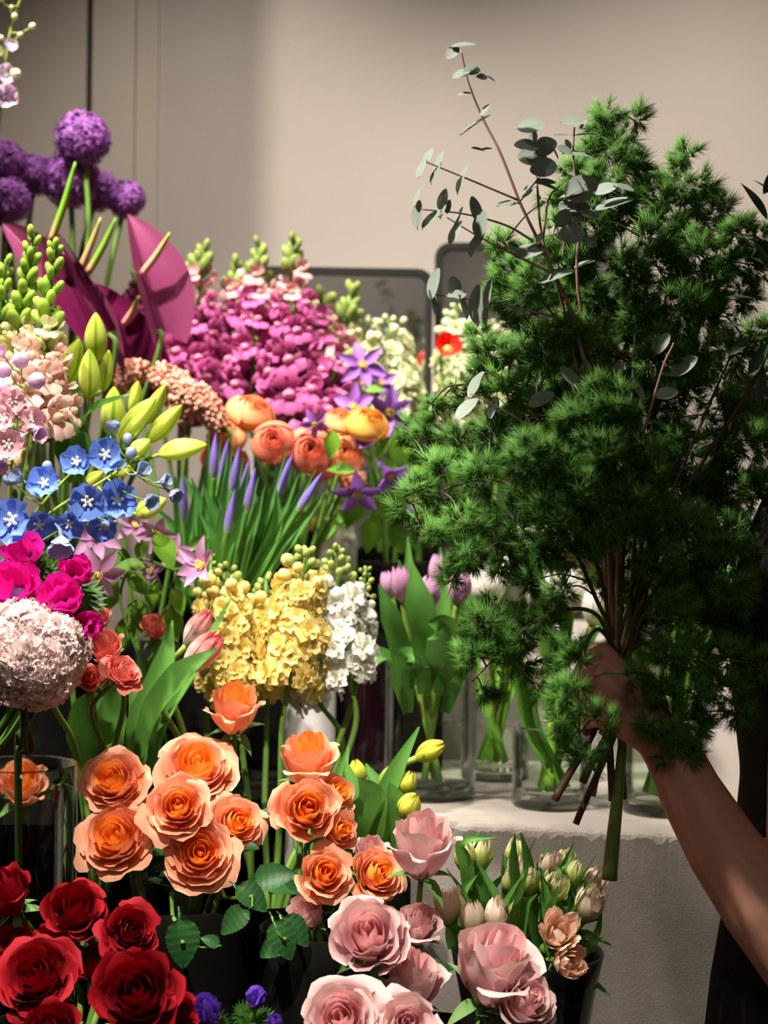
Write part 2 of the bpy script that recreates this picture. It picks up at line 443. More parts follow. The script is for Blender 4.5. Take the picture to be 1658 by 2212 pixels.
M['shirt'] = plain('black_cotton', (0.014, 0.013, 0.012), 0.9, 0.15, c2=(0.020, 0.018, 0.017), scale=60, bump=0.2, bscale=400)
M['trousers'] = plain('dark_denim', (0.012, 0.012, 0.014), 0.9, 0.15, c2=(0.018, 0.018, 0.020), scale=80)
M['hair'] = plain('brown_hair', (0.035, 0.018, 0.010), 0.55, 0.4, c2=(0.055, 0.03, 0.016), scale=60)
M['eye'] = plain('eye_white', (0.75, 0.72, 0.68), 0.3)
M['iris_eye'] = plain('eye_iris', (0.05, 0.03, 0.02), 0.3)
M['lips'] = plain('lips', (0.45, 0.14, 0.12), 0.5)

# ------------------------------------------------------------------ the setting
def struct(name, parts, mat, label=None, cat=None, smooth=False):
    b = MB()
    for p in parts: b.addm(p)
    o = link(name, b.build(name, mat, smooth))
    o['kind'] = 'structure'
    if label: o['label'] = label; o['category'] = cat
    return o

WY = 2.52      # back wall
struct('floor', [box(-2.3, 2.3, -2.3, WY + 0.1, -0.08, 0.0)], M['floor'], 'dark screed floor of the flower shop', 'floor')
struct('ceiling', [box(-2.3, 2.3, -2.3, WY + 0.1, 3.2, 3.28)], M['ceiling'], 'pale painted ceiling of the shop', 'ceiling')
struct('wall_back', [box(-2.3, 2.3, WY, WY + 0.1, 0.0, 3.2)], M['wall'], 'greige plaster wall behind the flowers', 'wall')
struct('wall_left', [box(-2.38, -2.3, -2.3, WY + 0.1, 0.0, 3.2)], M['wall_dark'], 'side wall on the left of the shop', 'wall')
struct('wall_right', [box(2.3, 2.38, -2.3, WY + 0.1, 0.0, 3.2)], M['wall_dark'], 'side wall on the right of the shop', 'wall')
struct('wall_front', [box(-2.3, 2.3, -2.38, -2.3, 0.0, 3.2)], M['wall_dark'], 'far wall of the shop facing the display', 'wall')
# added unseen wall piece, placed to shade the left strip of the back wall
struct('wall_added_for_shade', [box(-0.98, -0.562, 1.80, 1.90, 0.0, 3.2)], M['wall'], 'narrow unseen wall piece added to shade the back wall, beside the purple flower balls', 'wall')

for k, (nm, loc, dr) in enumerate(LAMPS):  # cans and rods added out of view to house the spots
    wh = ('beside the added shade wall', 'aimed at the wall', 'over the red roses', 'over the snapdragons', 'washing the door side of the wall', 'washing the wall behind the fern', 'in the middle of the shop')[k]
    e = thing('added_spotlight', (loc.x, loc.y, 3.2), 'small black ceiling spotlight added out of view, ' + wh, 'spotlight', 'added ceiling spotlights')
    B = frame(loc - dr * 0.012, -dr, (0, 1, 0))
    b = MB(); b.addm(lathe([(0.001, 0.0), (0.036, 0.0), (0.040, 0.004), (0.040, 0.075), (0.030, 0.085), (0.001, 0.086)], 20))
    link('lamp_can', b.build('lamp_can', M['frame']), e, B)
    top = loc - dr * 0.085
    b = MB(); b.addm(rel(tube([top, (top.x, top.y, 3.2)], 0.006, 8), (loc.x, loc.y, 3.2)))
    link('drop_rod', b.build('drop_rod', M['frame']), e, WM[e])

def wx(px, y=WY): return (px - 829.0) / FPX * y
# door panel and its casing on the back wall
xa, xb, xc, xd = wx(-420), wx(178), wx(193), wx(284)
struct('door_1', [box(xa, xb, WY - 0.012, WY + 0.02, 0.0, 2.6)], M['casing'], 'flush greige door panel at the edge of the wall', 'door')
struct('trim_1', [box(xc, xd, WY - 0.022, WY + 0.02, 0.0, 2.62)], M['casing'], 'flat upright casing board beside the door panel', 'casing')
struct('trim_2', [box(xd + 0.0005, wx(332), WY - 0.009, WY + 0.02, 0.0, 2.62)], M['casing'], 'thin inner strip of the door casing', 'casing')
struct('trim_3', [box(xb - 0.002, xc + 0.002, WY - 0.003, WY + 0.015, 0.0, 2.6)], M['gap'], 'dark strip filling the gap between door panel and casing', 'gap')  # solid dark strip set between door and casing

PZ = 1.028     # top of the concrete plinth
def plinth():
    x0, x1 = -0.100, 0.3535
    yb = 2.45
    sl = math.tan(math.radians(11))
    def yf(x): return 1.60 + (x1 - x) * sl
    xs = np.linspace(x0, x1, 190)
    r = np.random.default_rng(5)
    ch = np.convolve(r.normal(0, 1, len(xs) + 12), np.ones(9) / 9, 'same')[6:-6]
    c2 = np.convolve(r.normal(0, 1, len(xs) + 12), np.ones(5) / 5, 'same')[6:-6]
    rows = []
    for k, x in enumerate(xs):
        y = yf(x); c = 0.0035 + 0.004 * abs(ch[k]); d = 0.004 + 0.006 * abs(c2[k])
        rows.append([(x, y, 0.0), (x, y, 0.35), (x, y, 0.70), (x, y, PZ - 0.06), (x, y + 0.0005 * ch[k], PZ - d), (x, y + c * 0.35, PZ - d * 0.35),
                     (x, y + c, PZ), (x, y + 0.05, PZ), (x, yb, PZ), (x, yb, 0.0)])
    n = len(rows[0])
    V = np.array(rows).reshape(-1, 3)
    F = []
    for k in range(len(xs) - 1):
        for j in range(n - 1):
            a = k * n + j
            F.append((a, a + n, a + n + 1, a + 1))
    F.append(tuple(range(n))); F.append(tuple((len(xs) - 1) * n + j for j in reversed(range(n))))
    b = MB(); b.add(V, F)
    o = link('concrete_plinth', b.build('concrete_plinth', M['concrete'], False))
    tag(o, 'grey concrete plinth with a chipped front edge carrying the glass vases', 'plinth')
    return o
plinth()
b = MB()
for q in (box(-0.556, -0.104, 1.775, 2.45, PZ - 0.03, PZ), box(-0.556, -0.54, 1.79, 2.45, 0.0, PZ - 0.03), box(-0.120, -0.104, 1.79, 2.45, 0.0, PZ - 0.03), box(-0.54, -0.12, 2.40, 2.44, 0.0, PZ - 0.03), box(-0.54, -0.12, 1.80, 2.40, 0.60, 0.62)): b.addm(q)
tag(link('added_shelf', b.build('added_shelf', M['cabinet'], False)), 'added shelf unit, black in place of shade, behind the peach roses carrying the tall blooms', 'shelf')  # added unit, its black stands in for the shade there
LZ = 0.78      # top of the low bench in front of it
b = MB(); b.addm(box(-0.558, 0.30, 1.10, 1.595, 0.0, LZ))
V, F, va = box(-0.558, 0.30, 1.10, 1.595, 0.0, LZ)
# its back follows the plinth's front
V[:, 1] = np.where(V[:, 1] > 1.3, 1.59 + (0.3535 - V[:, 0]) * math.tan(math.radians(11)), V[:, 1])
b = MB(); b.add(V, F)
tag(link('low_bench', b.build('low_bench', M['cabinet'], False)), 'low black bench under the front vases, below the plinth', 'bench')
RZ = 1.15      # riser on the plinth
b = MB(); b.addm(box(-0.556, -0.104, 2.08, 2.44, PZ, RZ))
tag(link('riser_block', b.build('riser_block', M['cabinet'], False)), 'riser on the added shelf, black in place of shade, carrying alliums and snapdragons', 'riser')
b = MB(); b.addm(box(-0.098, 0.345, 2.08, 2.44, PZ, RZ))
tag(link('riser_block', b.build('riser_block', M['concrete'], False)), 'concrete riser on the plinth carrying the cream stock', 'riser')

# ------------------------------------------------------------------ vases
class Vase: pass
def vase(name, px, d, z0, h, r, kind, label, cat='vase', flare=1.0, water=0.0, group=None, mouth=0.6, thick=0.003):
    X = (px - 829.0) / FPX * d
    e = thing(name, (X, d, z0), label, cat, group)
    prof = [(0.0005, 0), (r * 0.96, 0), (r, 0.004)]
    for t in np.linspace(0.1, 1, 7): prof.append((r * (1 + (flare - 1) * t ** 1.5), h * t))
    rt = r * flare
    prof += [(rt - thick * 0.5, h + 0.0015), (rt - thick, h)]
    for t in np.linspace(0.9, 0.12, 6): prof.append((r * (1 + (flare - 1) * t ** 1.5) - thick, h * t))
    zb = 0.012 if kind == 'glass' else 0.006
    prof += [(r - thick - 0.003, zb), (0.0005, zb)]
    Mx = WM[e]
    b = MB(); b.addm(lathe(prof, 40))
    link('vessel', b.build('vessel', M[kind]), e, Mx)
    if water:
        b = MB()
        rr = r - thick - 0.0008
        b.addm(lathe([(0.0005, zb + 0.001), (rr - 0.003, zb + 0.001), (rr, zb + 0.004), (rr, water - 0.001), (rr - 0.0015, water), (0.0005, water - 0.0005)], 36))
        w = link('water', b.build('water', M['water']), e, Mx)
    if kind == 'glass':
        b = MB(); b.addm(lathe([(rt + 0.0002, h - 0.001), (rt + 0.0008, h + 0.0005), (rt - 0.001, h + 0.0022), (rt - thick - 0.0006, h + 0.0008), (rt - thick, h - 0.001)], 40))
        link('rim', b.build('rim', M['glass']), e, Mx)
    v = Vase(); v.x, v.y, v.z, v.h, v.r, v.rt, v.e = X, d, z0, h, r - thick, rt - thick, e
    v.fill = mouth; v.zb = z0 + zb
    return v

VS = {}
# on the low bench
VS['peach'] = vase('flower_bucket', 395, 1.52, LZ, 0.20, 0.070, 'blackpot', 'black bucket holding the round cluster of peach roses', 'bucket')
VS['peach2'] = vase('flower_bucket', 705, 1.50, LZ, 0.18, 0.058, 'blackpot', 'black bucket holding the upright row of peach roses', 'bucket')
VS['red'] = vase('flower_bucket', 150, 1.34, LZ, 0.13, 0.075, 'blackpot', 'black bucket holding the dark red roses', 'bucket')
VS['pink'] = vase('flower_bucket', 930, 1.37, LZ, 0.12, 0.070, 'blackpot', 'black bucket holding the dusty pink roses', 'bucket')
VS['dbl'] = vase('flower_bucket', 1150, 1.52, LZ, 0.155, 0.050, 'darkglass', 'smoked glass flared vase holding cream double tulips', 'vase', flare=1.45)
VS['yel'] = vase('flower_vase', 800, 1.61, LZ, 0.20, 0.045, 'blackpot', 'narrow black vase holding the yellow tulip buds')
VS['g1'] = vase('glass_vase', 58, 1.55, LZ, 0.32, 0.052, 'glass', 'clear glass cylinder under the pale pink frilly flower head', water=0.14)
VS['off'] = vase('flower_bucket', -150, 1.58, LZ, 0.26, 0.060, 'blackpot', 'black bucket just outside the picture edge holding anemones and larkspur', 'bucket')
VS['g2'] = vase('glass_vase', 225, 1.66, LZ, 0.285, 0.050, 'glass', 'clear glass cylinder behind the peach roses, holding coral buds', water=0.14)
VS['g3'] = vase('glass_vase', 430, 1.70, LZ, 0.275, 0.044, 'glass', 'clear glass cylinder holding the two red striped tulip buds', water=0.13)
VS['stock'] = vase('flower_bucket', 585, 1.645, LZ, 0.17, 0.046, 'blackpot', 'black bucket holding yellow and white stock stems', 'bucket')
VS['viol'] = vase('flower_vase', 520, 1.30, LZ, 0.06, 0.035, 'blackpot', 'small black vase with violet anemones by the red roses')
# on the plinth
VS['lilac'] = vase('glass_vase', 935, 1.82, PZ, 0.15, 0.0525, 'glass', 'wide clear glass vase of lilac tulips on the concrete plinth', water=0.085)
VS['wt'] = vase('glass_vase', 1197, 1.768, PZ, 0.087, 0.0435, 'glass', 'short clear glass vase of water below the fern bunch', water=0.075)
VS['wt2'] = vase('glass_vase', 1440, 1.74, PZ, 0.14, 0.046, 'glass', 'clear glass vase of green stems behind the bare forearm', water=0.10)
VS['sm'] = vase('glass_vase', 1075, 1.95, PZ, 0.12, 0.042, 'glass', 'small clear glass vase set back between two larger vases', water=0.06)
VS['plum'] = vase('plum_vase', 789, 1.98, PZ, 0.145, 0.034, 'plum', 'dark plum glass bottle vase behind the white stock')
VS['white'] = vase('white_vase', 672, 1.92, PZ, 0.15, 0.032, 'ceramic', 'white ceramic cylinder vase behind the stock stems')
VS['iris'] = vase('flower_vase', 455, 1.90, PZ, 0.16, 0.042, 'blackpot', 'black vase holding the purple iris buds')
VS['ran'] = vase('flower_vase', 590, 2.02, PZ, 0.17, 0.040, 'blackpot', 'black vase holding the peach and coral ranunculus')
VS['lily'] = vase('flower_vase', 215, 1.85, PZ, 0.17, 0.042, 'blackpot', 'black vase holding the chartreuse lily buds')
VS['anth'] = vase('flower_vase', 120, 2.00, PZ, 0.17, 0.044, 'blackpot', 'black vase holding the plum anthuriums')
VS['celo'] = vase('flower_vase', 330, 1.98, PZ, 0.15, 0.040, 'blackpot', 'black vase holding the salmon celosia')
VS['clem'] = vase('flower_vase', 900, 2.01, PZ, 0.15, 0.036, 'blackpot', 'black vase holding the purple clematis')
# on the riser
VS['allium'] = vase('flower_vase', 130, 2.16, RZ, 0.16, 0.046, 'blackpot', 'black vase holding the purple allium balls')
VS['snap1'] = vase('flower_vase', 400, 2.17, RZ, 0.15, 0.046, 'blackpot', 'black vase of pink snapdragons nearer the anthuriums')
VS['snap2'] = vase('flower_vase', 610, 2.17, RZ, 0.15, 0.048, 'blackpot', 'black vase of pink snapdragons nearer the mirrors')
VS['cream'] = vase('flower_vase', 850, 2.22, RZ, 0.13, 0.046, 'blackpot', 'black vase of cream stock before the lower mirror')
VS['cream2'] = vase('flower_vase', 1040, 2.22, RZ, 0.13, 0.046, 'blackpot', 'black vase of cream stock before the taller mirror')

# ------------------------------------------------------------------ mirrors
def rrect(w, h, r, n=8):
    pts = []
    for cx, cz, a0 in ((w / 2 - r, h - r, 0), (-w / 2 + r, h - r, PI / 2), (-w / 2 + r, r, PI), (w / 2 - r, r, 1.5 * PI)):
        for a in np.linspace(a0, a0 + PI / 2, n): pts.append((cx + r * math.cos(a), cz + r * math.sin(a)))
    return np.array(pts)

def mirror(px0, px1, ytop, d, label, lean=3.0, yaw=0.0):
    x0, x1 = (px0 - 829) / FPX * d, (px1 - 829) / FPX * d
    top = P((px0 + px1) / 2, ytop, d).z
    w, h = x1 - x0, top - RZ
    e = thing('standing_mirror', ((x0 + x1) / 2, d, RZ), label, 'mirror', 'black framed mirrors')
    Mx = Matrix.Translation(((x0 + x1) / 2, d, RZ)) @ Matrix.Rotation(math.radians(yaw), 4, 'Z') @ Matrix.Rotation(math.radians(-lean), 4, 'X')
    o = rrect(w, h, 0.022); i = rrect(w - 0.020, h - 0.020, 0.014); i[:, 1] += 0.010
    n = len(o)
    V = []
    for ring, y in ((o, 0.0), (o, -0.018), (i, -0.018), (i, -0.004)):
        V += [(p[0], y, p[1]) for p in ring]
    F = gridfaces(n, 4, True)
    F.append(tuple(range(n)))
    b = MB(); b.add(np.array(V), F)
    link('frame', b.build('frame', M['frame'], False), e, Mx)
    V = [(p[0], -0.005, p[1]) for p in i] + [(p[0], -0.003, p[1]) for p in i]
    F = [tuple(range(n)), tuple(range(2 * n - 1, n - 1, -1))] + [(k, n + k, n + (k + 1) % n, (k + 1) % n) for k in range(n)]
    b = MB(); b.add(np.array(V), F)
    link('mirror_glass', b.build('mirror_glass', M['mirror'], False), e, Mx)
mirror(548, 926, 585, 2.36, 'lower black framed mirror behind the pink snapdragons', yaw=2.0, lean=-2.5)
mirror(936, 1330, 531, 2.40, 'taller black framed mirror half hidden by the fern bunch', yaw=-6.0, lean=-2.0)

# ------------------------------------------------------------------ builders for flowers
MESH = {}
def shared(key, fn):
    if key not in MESH: MESH[key] = fn()
    return MESH[key]

def rnd(a, b): return random.uniform(a, b)

def stem_path(top, ax, vz, bare=0.05):
    top = Vector(top); ax = Vector(ax).normalized()
    c = Vector((vz.x, vz.y, 0))
    o = Vector((top.x, top.y, 0)) - c
    k = vz.rt * vz.fill
    o = o.normalized() * min(o.length, k) if o.length > 1e-6 else o
    o += Vector((rnd(-.2, .2), rnd(-.2, .2), 0)) * vz.rt
    if o.length > k: o = o.normalized() * k
    mouth = c + o; mouth.z = vz.z + vz.h + 0.004
    bot = c - o * 0.5; bot.z = vz.zb + 0.006
    if o.length < 1e-6: bot = c.copy(); bot.z = vz.zb + 0.006
    a = top - ax * bare
    if a.z < mouth.z + 0.015: a = top.lerp(mouth, 0.4)
    mid = a.lerp(mouth, 0.5) + Vector((rnd(-.004, .004), rnd(-.004, .004), 0.0))
    return catmull([top, a, mid, mouth, bot], 6)

def add_stem(e, path, r, mat, name='stem', sides=6, taper=None):
    o = Vector(e.matrix_basis.translation)
    b = MB(); b.addm(rel(tube(path, taper if taper is not None else r, sides), o))
    return link(name, b.build(name, M[mat]), e, WM[e])

def add_ribbon(e, pts, width, normal, mat, name='leaf', fold=0.3, n=7, twist=0.0, nu=5):
    o = Vector(e.matrix_basis.translation)
    b = MB(); b.addm(rel(ribbon(catmull(pts, n), width, normal, fold, nu, twist), o))
    return link(name, b.build(name, M[mat]), e, WM[e])

# --- leaves
def serrated_leaf(mat):
    b = MB()
    n = 22
    v = np.linspace(0, 1, n)
    prof = 0.34 * np.sin(PI * v ** 0.72) ** 0.75 + 0.012
    saw = 1 + 0.11 * (np.arange(n) % 2) - 0.03
    V = []
    for j in range(n):
        w = prof[j] * (saw[j] if 1 < j < n - 1 else 1)
        bend = -0.28 * v[j] ** 2
        for u in (-1, -0.5, 0, 0.5, 1):
            ww = prof[j] if abs(u) < 1 else w
            V.append((u * ww, v[j], bend + 0.16 * abs(u) * prof[j] * 2 - 0.03 * math.sin(abs(u) * PI) + 0.012 * math.sin(v[j] * 40) * abs(u)))
    b.add(np.array(V), gridfaces(5, n), 0, np.repeat(v, 5))
    b.addm(tube([(0, -0.25, 0.0), (0, 0, 0.0), (0, 0.5, -0.075), (0, 0.96, -0.265)], [0.022, 0.02, 0.014, 0.004], 5))
    return b.build('rose_leaf', M[mat])

def plain_leaf(mat, L=1.0, W=0.5, cup=0.3, bend=-0.6, tip=1.0):
    b = MB(); b.addm(petal(L, W, cup, bend, tip, nu=7, nv=10, wpow=0.8, base=0.05))
    b.addm(tube([(0, -0.12, 0), (0, 0.02, 0.0)], 0.02, 5))
    return b.build('leaf', M[mat])

def put_leaf(e, pos, direction, facing, L, mesh, parent=None, name='leaf'):
    """Leaf whose local Y (its length) runs along direction and whose face turns to facing."""
    y = Vector(direction).normalized(); z = Vector(facing)
    z = (z - y * z.dot(y)).normalized(); x = y.cross(z)
    R = Matrix((x, y, z)).transposed().to_4x4()
    return link(name, mesh, parent or e, Matrix.Translation(Vector(pos)) @ R @ Matrix.Diagonal((L, L, L, 1)))

# --- roses, ranunculus, coral buds: wrapped petals round an axis
def wrap(half, h, rb, rt, bulge=0.0, curl=0.0, ruf=0.0, seed=0.0, nu=9, nv=8):
    u = np.linspace(-1, 1, nu); v = np.linspace(0, 1, nv)
    U, Vv = np.meshgrid(u, v)
    A = np.abs(U)
    vv = Vv * (1 - 0.22 * A ** 3)
    r = rb + (rt - rb) * (1 - (1 - vv) ** 1.7) + bulge * np.sin(PI * vv)
    z = h * vv
    c = np.clip((vv - 0.60) / 0.40, 0, 1)
    r = r + curl * c ** 2 * (0.55 + 0.6 * A ** 1.5)
    z = z - curl * c ** 2 * (0.40 + 0.65 * A ** 1.5)
    r = r + ruf * np.sin(U * 5.3 + seed) * c + 0.5 * ruf * np.sin(U * 11 + seed * 2.3) * c ** 2
    z = z + 0.7 * ruf * np.sin(U * 8.1 + seed * 1.7) * c ** 2
    r = r + 0.035 * A ** 3 * c
    th = U * half * (0.35 + 0.65 * np.sin(PI / 2 * np.clip(vv / 0.55, 0, 1)))
    return np.stack([r * np.cos(th), r * np.sin(th), z], -1).reshape(-1, 3), gridfaces(nu, nv), Vv.reshape(-1)

ROSE = {
    # N, inner count, outer radius, height, flare
    'open': dict(N=20, inner=8, R=0.78, h=1.12, drop=0.40, curl=0.42, rb=0.16),
    'full': dict(N=22, inner=9, R=0.90, h=1.00, drop=0.48, curl=0.40, rb=0.18),
    'side': dict(N=17, inner=6, R=0.72, h=1.35, drop=0.46, curl=0.50, rb=0.22),
    'bud': dict(N=13, inner=5, R=0.60, h=1.40, drop=0.34, curl=0.34, rb=0.24),
}
def rose_meshes(kind, mo, mi, seed):
    c = ROSE[kind]; r = random.Random(seed)
    N = c['N']; heart = MB(); outer = []
    for k in range(N):
        t = k / (N - 1)
        rt = 0.05 + (c['R'] - 0.05) * t ** 0.85
        h = c['h'] * (1.0 - 0.06 * r.random()) - c['drop'] * t ** 2.0
        half = 1.55 - 0.75 * t + r.uniform(-0.1, 0.1)
        curl = c['curl'] * max(0, (t - 0.25) / 0.75) ** 1.1 * r.uniform(0.55, 1.35)
        ruf = 0.012 + 0.050 * t * r.uniform(0.5, 1.4)
        bul = 0.10 * (0.4 + t)
        p = wrap(half, h, c['rb'] * (0.35 + 0.65 * t), rt, bul, curl, ruf, r.uniform(0, 9), nu=11 if t > .4 else 9, nv=9)
        ph = k * 2.399963 + r.uniform(-0.2, 0.2)
        if k < c['inner']:
            heart.addm(p, rotz(ph))
        else:
            b = MB(); b.addm(p); outer.append((b.build('petal', M[mo] if t > 0.55 else M[mi] if t < 0.42 else M[mo]), ph))
    heart.addm(lathe([(0.001, -0.12), (0.10, -0.10), (0.17, 0.0), (0.18, 0.10), (0.05, 0.2)], 10), None, 1)
    sp = []
    b = MB(); b.addm(petal(0.75, 0.24, 0.2, -0.9, 1.0, nu=5, nv=6, wpow=0.6, base=0.2)); sepal = b.build('sepal', M['sepal'])
    return heart.build('bloom', [M[mi], M['sepal']]), outer, sepal

def rose(name, px, py, rpx, d, axis, kind, mo, mi, vz, label, cat, group, leaves=2, seed=None, spin=None, stemr=0.0030):
    ax = D(*axis); R = rpx / FPX * d * {'bud': 1.28, 'side': 1.12, 'open': 1.10, 'full': 1.06}[kind]
    key = ('rose', kind, mo, mi, seed if seed is not None else random.randrange(3))
    hm, outer, sepal = shared(key, lambda: rose_meshes(kind, mo, mi, hash(key) if False else (len(kind) * 7 + key[4] * 13)))
    c = ROSE[kind]
    base = P(px, py, d) - ax * R * c['h'] * 0.55
    path = stem_path(base - ax * R * 0.08, ax, vz)
    e = thing(name, path[-1], label, cat, group)
    B = frame(base, ax, (0, 0, 1), R) @ rotz(spin if spin is not None else rnd(0, 6.28))
    bloom = link('bloom', hm, e, B)
    for me, ph in outer: link('petal', me, bloom, B @ rotz(ph))
    for k in range(5):
        link('sepal', sepal, bloom, B @ rotz(k * 1.2566) @ Matrix.Translation((0.12, 0, -0.02)) @ rotz(-PI / 2) @ Matrix.Rotation(rnd(-0.3, 0.9), 4, 'X'))
    add_stem(e, path, stemr, 'stem', taper=[stemr * 0.85, stemr, stemr * 1.1])
    lm = shared('rose_leaf', lambda: serrated_leaf('leaf_rose'))
    for k in range(leaves):
        i = min(len(path) - 2, 4 + 4 * k + random.randrange(3))
        p = Vector(path[i]); a = rnd(0, 6.28)
        dr = Vector((math.cos(a), -abs(math.sin(a)) * 0.8, 0.35)).normalized()
        put_leaf(e, p + dr * 0.008, dr, (0, -0.5, 1), rnd(0.030, 0.045), lm)
    return e

# --- simple closed blooms (tulips)
def tulip_petal(mat, openness, seed, w=0.62, tip=0.35):
    r = random.Random(seed)
    nu, nv = 9, 9
    u = np.linspace(-1, 1, nu); v = np.linspace(0, 1, nv)
    U, Vv = np.meshgrid(u, v)
    rad = 0.5 * np.sin(PI * (0.10 + Vv * (0.84 - 0.95 * openness))) ** 0.8 + openness * 0.22 * Vv ** 3
    half = w * np.sin(PI * np.clip(0.16 + 0.80 * Vv, 0, 1)) ** 0.55 * 1.35
    th = U * half
    z = 1.25 * Vv * (1 - 0.06 * np.abs(U) ** 2) + 0.04 * np.sin(U * 4 + seed) * Vv ** 3
    rad = rad * (1 + 0.03 * np.sin(U * 6 + seed) * Vv)
    V = np.stack([rad * np.cos(th), rad * np.sin(th), z], -1).reshape(-1, 3)
    b = MB(); b.add(V, gridfaces(nu, nv), 0, Vv.reshape(-1))
    return b.build('petal', M[mat])

def tulip_bloom(e, base, ax, L, wid, mat, openness=0.0, double=False, spin=None, core=None):
    """L length and wid width in metres; petals are children of the bloom's inner cup."""
    sx = wid / 1.0; sz = L / 1.25
    B = frame(base, ax, (0, 0, 1), (sx, sx, sz)) @ rotz(spin if spin is not None else rnd(0, 6.28))
    def cup():
        b = MB(); b.addm(lathe([(0.001, 0.0), (0.13, 0.01), (0.30, 0.22), (0.28, 0.45), (0.12, 0.62), (0.001, 0.66)], 12))
        return b.build('bloom', M[core or mat])
    bl = link('bloom', shared(('cup', core or mat), cup), e, B)
    n = 0
    for ring, (cnt, sc, op) in enumerate(((3, 0.93, openness * 0.7), (3, 1.0, openness)) if not double else ((3, 0.45, openness * .5), (4, 0.66, openness * .8), (4, 0.86, openness), (5, 1.02, openness * 1.25))):
        for k in range(cnt):
            me = shared(('tp', mat, round(op, 2), (k + ring) % 3), lambda: tulip_petal(mat, op, (k + ring) % 3 * 2.1, 0.62 if not double else 0.50))
            z = 1.0 if not double else rnd(0.88, 1.08)
            link('petal', me, bl, B @ rotz(k * 2 * PI / cnt + ring * PI / cnt + rnd(-.1, .1)) @ Matrix.Diagonal((sc, sc, z, 1)))
    return bl

def tulip(px, py, Lpx, wpx, d, axis, mat, vz, label, group, openness=0.0, double=False, leaves=1, stem='stem_pale', name='tulip', lw=0.022, leaflen=0.16, core=None, stemr=0.0034):
    ax = D(*axis); L = Lpx / FPX * d; w = wpx / FPX * d
    base = P(px, py, d) - ax * L * 0.5
    path = stem_path(base, ax, vz, bare=0.04)
    e = thing(name, path[-1], label, 'tulip', group)
    tulip_bloom(e, base, ax, L, w, mat, openness, double, core=core)
    add_stem(e, path, stemr, stem)
    for k in range(leaves):
        i = min(len(path) - 8, random.randrange(6, 13))
        p = Vector(path[i]); a = rnd(0, 6.28)
        out = Vector((math.cos(a), math.sin(a) * 0.6 - 0.2, 0)) * leaflen * rnd(.3, .55)
        q = [p, p + out * 0.3 + Vector((0, 0, leaflen * 0.4)), p + out + Vector((0, 0, leaflen * rnd(.7, 1.0)))]
        add_ribbon(e, q, [lw * .5, lw, lw * .8, 0.001], (-out.x, -out.y - .02, 0.02), 'leaf_tulip', fold=0.4, n=6)
    return e

# --- florets on spikes
def snap_floret(ma, ml, s=1.0, seed=0):
    b = MB()
    b.addm(ellipsoid(0.20, 0.22, 0.38, (0, 0, 0.32), 10, 7))
    for sx in (-1, 1):   # upper lip
        Mx = Matrix.Translation((0.10 * sx, 0.14, 0.50)) @ Matrix.Rotation(0.35 * -sx, 4, 'Z') @ Matrix.Rotation(0.55, 4, 'X')
        b.addm(petal(0.50, 0.46, 0.35, 0.9, 0, 0.06, nu=6, nv=6, ph=seed + sx), Mx)
    for a in (-0.75, 0, 0.75):   # lower lip
        Mx = Matrix.Translation((0.16 * math.sin(a), -0.12, 0.55)) @ Matrix.Rotation(PI + a, 4, 'Z') @ Matrix.Rotation(0.75, 4, 'X')
        b.addm(petal(0.46, 0.40, -0.3, -1.3, 0, 0.05, nu=6, nv=6, ph=seed + a), Mx)
    b.addm(ellipsoid(0.17, 0.12, 0.14, (0, -0.03, 0.62), 9, 6), None, 1)
    b.addm(ellipsoid(0.14, 0.14, 0.12, (0, 0, 0.0), 7, 5), None, 2)
    return b.build('floret', [M[ma], M[ml], M['snap_bud']])

def bud_mesh(mat, ratio=0.55):
    b = MB(); b.addm(ellipsoid(ratio * 0.5, ratio * 0.5, 0.5, (0, 0, 0.42), 8, 6))
    b.addm(lathe([(0.02, -0.08), (0.15, -0.02), (0.24 * ratio / .55, 0.2), (0.2, 0.24)], 7), None, 1)
    return b.build('bud', [M[mat], M['sepal']])

def rosette(mat, n1=7, n2=5, seed=0, ruf=0.12, cmat=None):
    """Small ruffled double floret facing +Z."""
    r = random.Random(seed); b = MB()
    for n, L, tilt, z in ((n1, 0.58, 0.25, 0.02), (n2, 0.42, 0.75, 0.10), (3, 0.26, 1.15, 0.14)):
        for k in range(n):
            a = 2 * PI * k / n + r.uniform(-.2, .2)
            Mx = rotz(a) @ Matrix.Translation((0, 0.03, z)) @ Matrix.Rotation(tilt + r.uniform(-.2, .2), 4, 'X')
            b.addm(petal(L, L * 0.95, 0.15, -0.5, 0, ruf, nu=5, nv=4, rf=2.4, ph=r.uniform(0, 6)), Mx)
    b.addm(ellipsoid(0.12, 0.12, 0.12, (0, 0, 0.0), 7, 5), None, 1)
    return b.build('floret', [M[mat], M[cmat or 'stock_bud']])

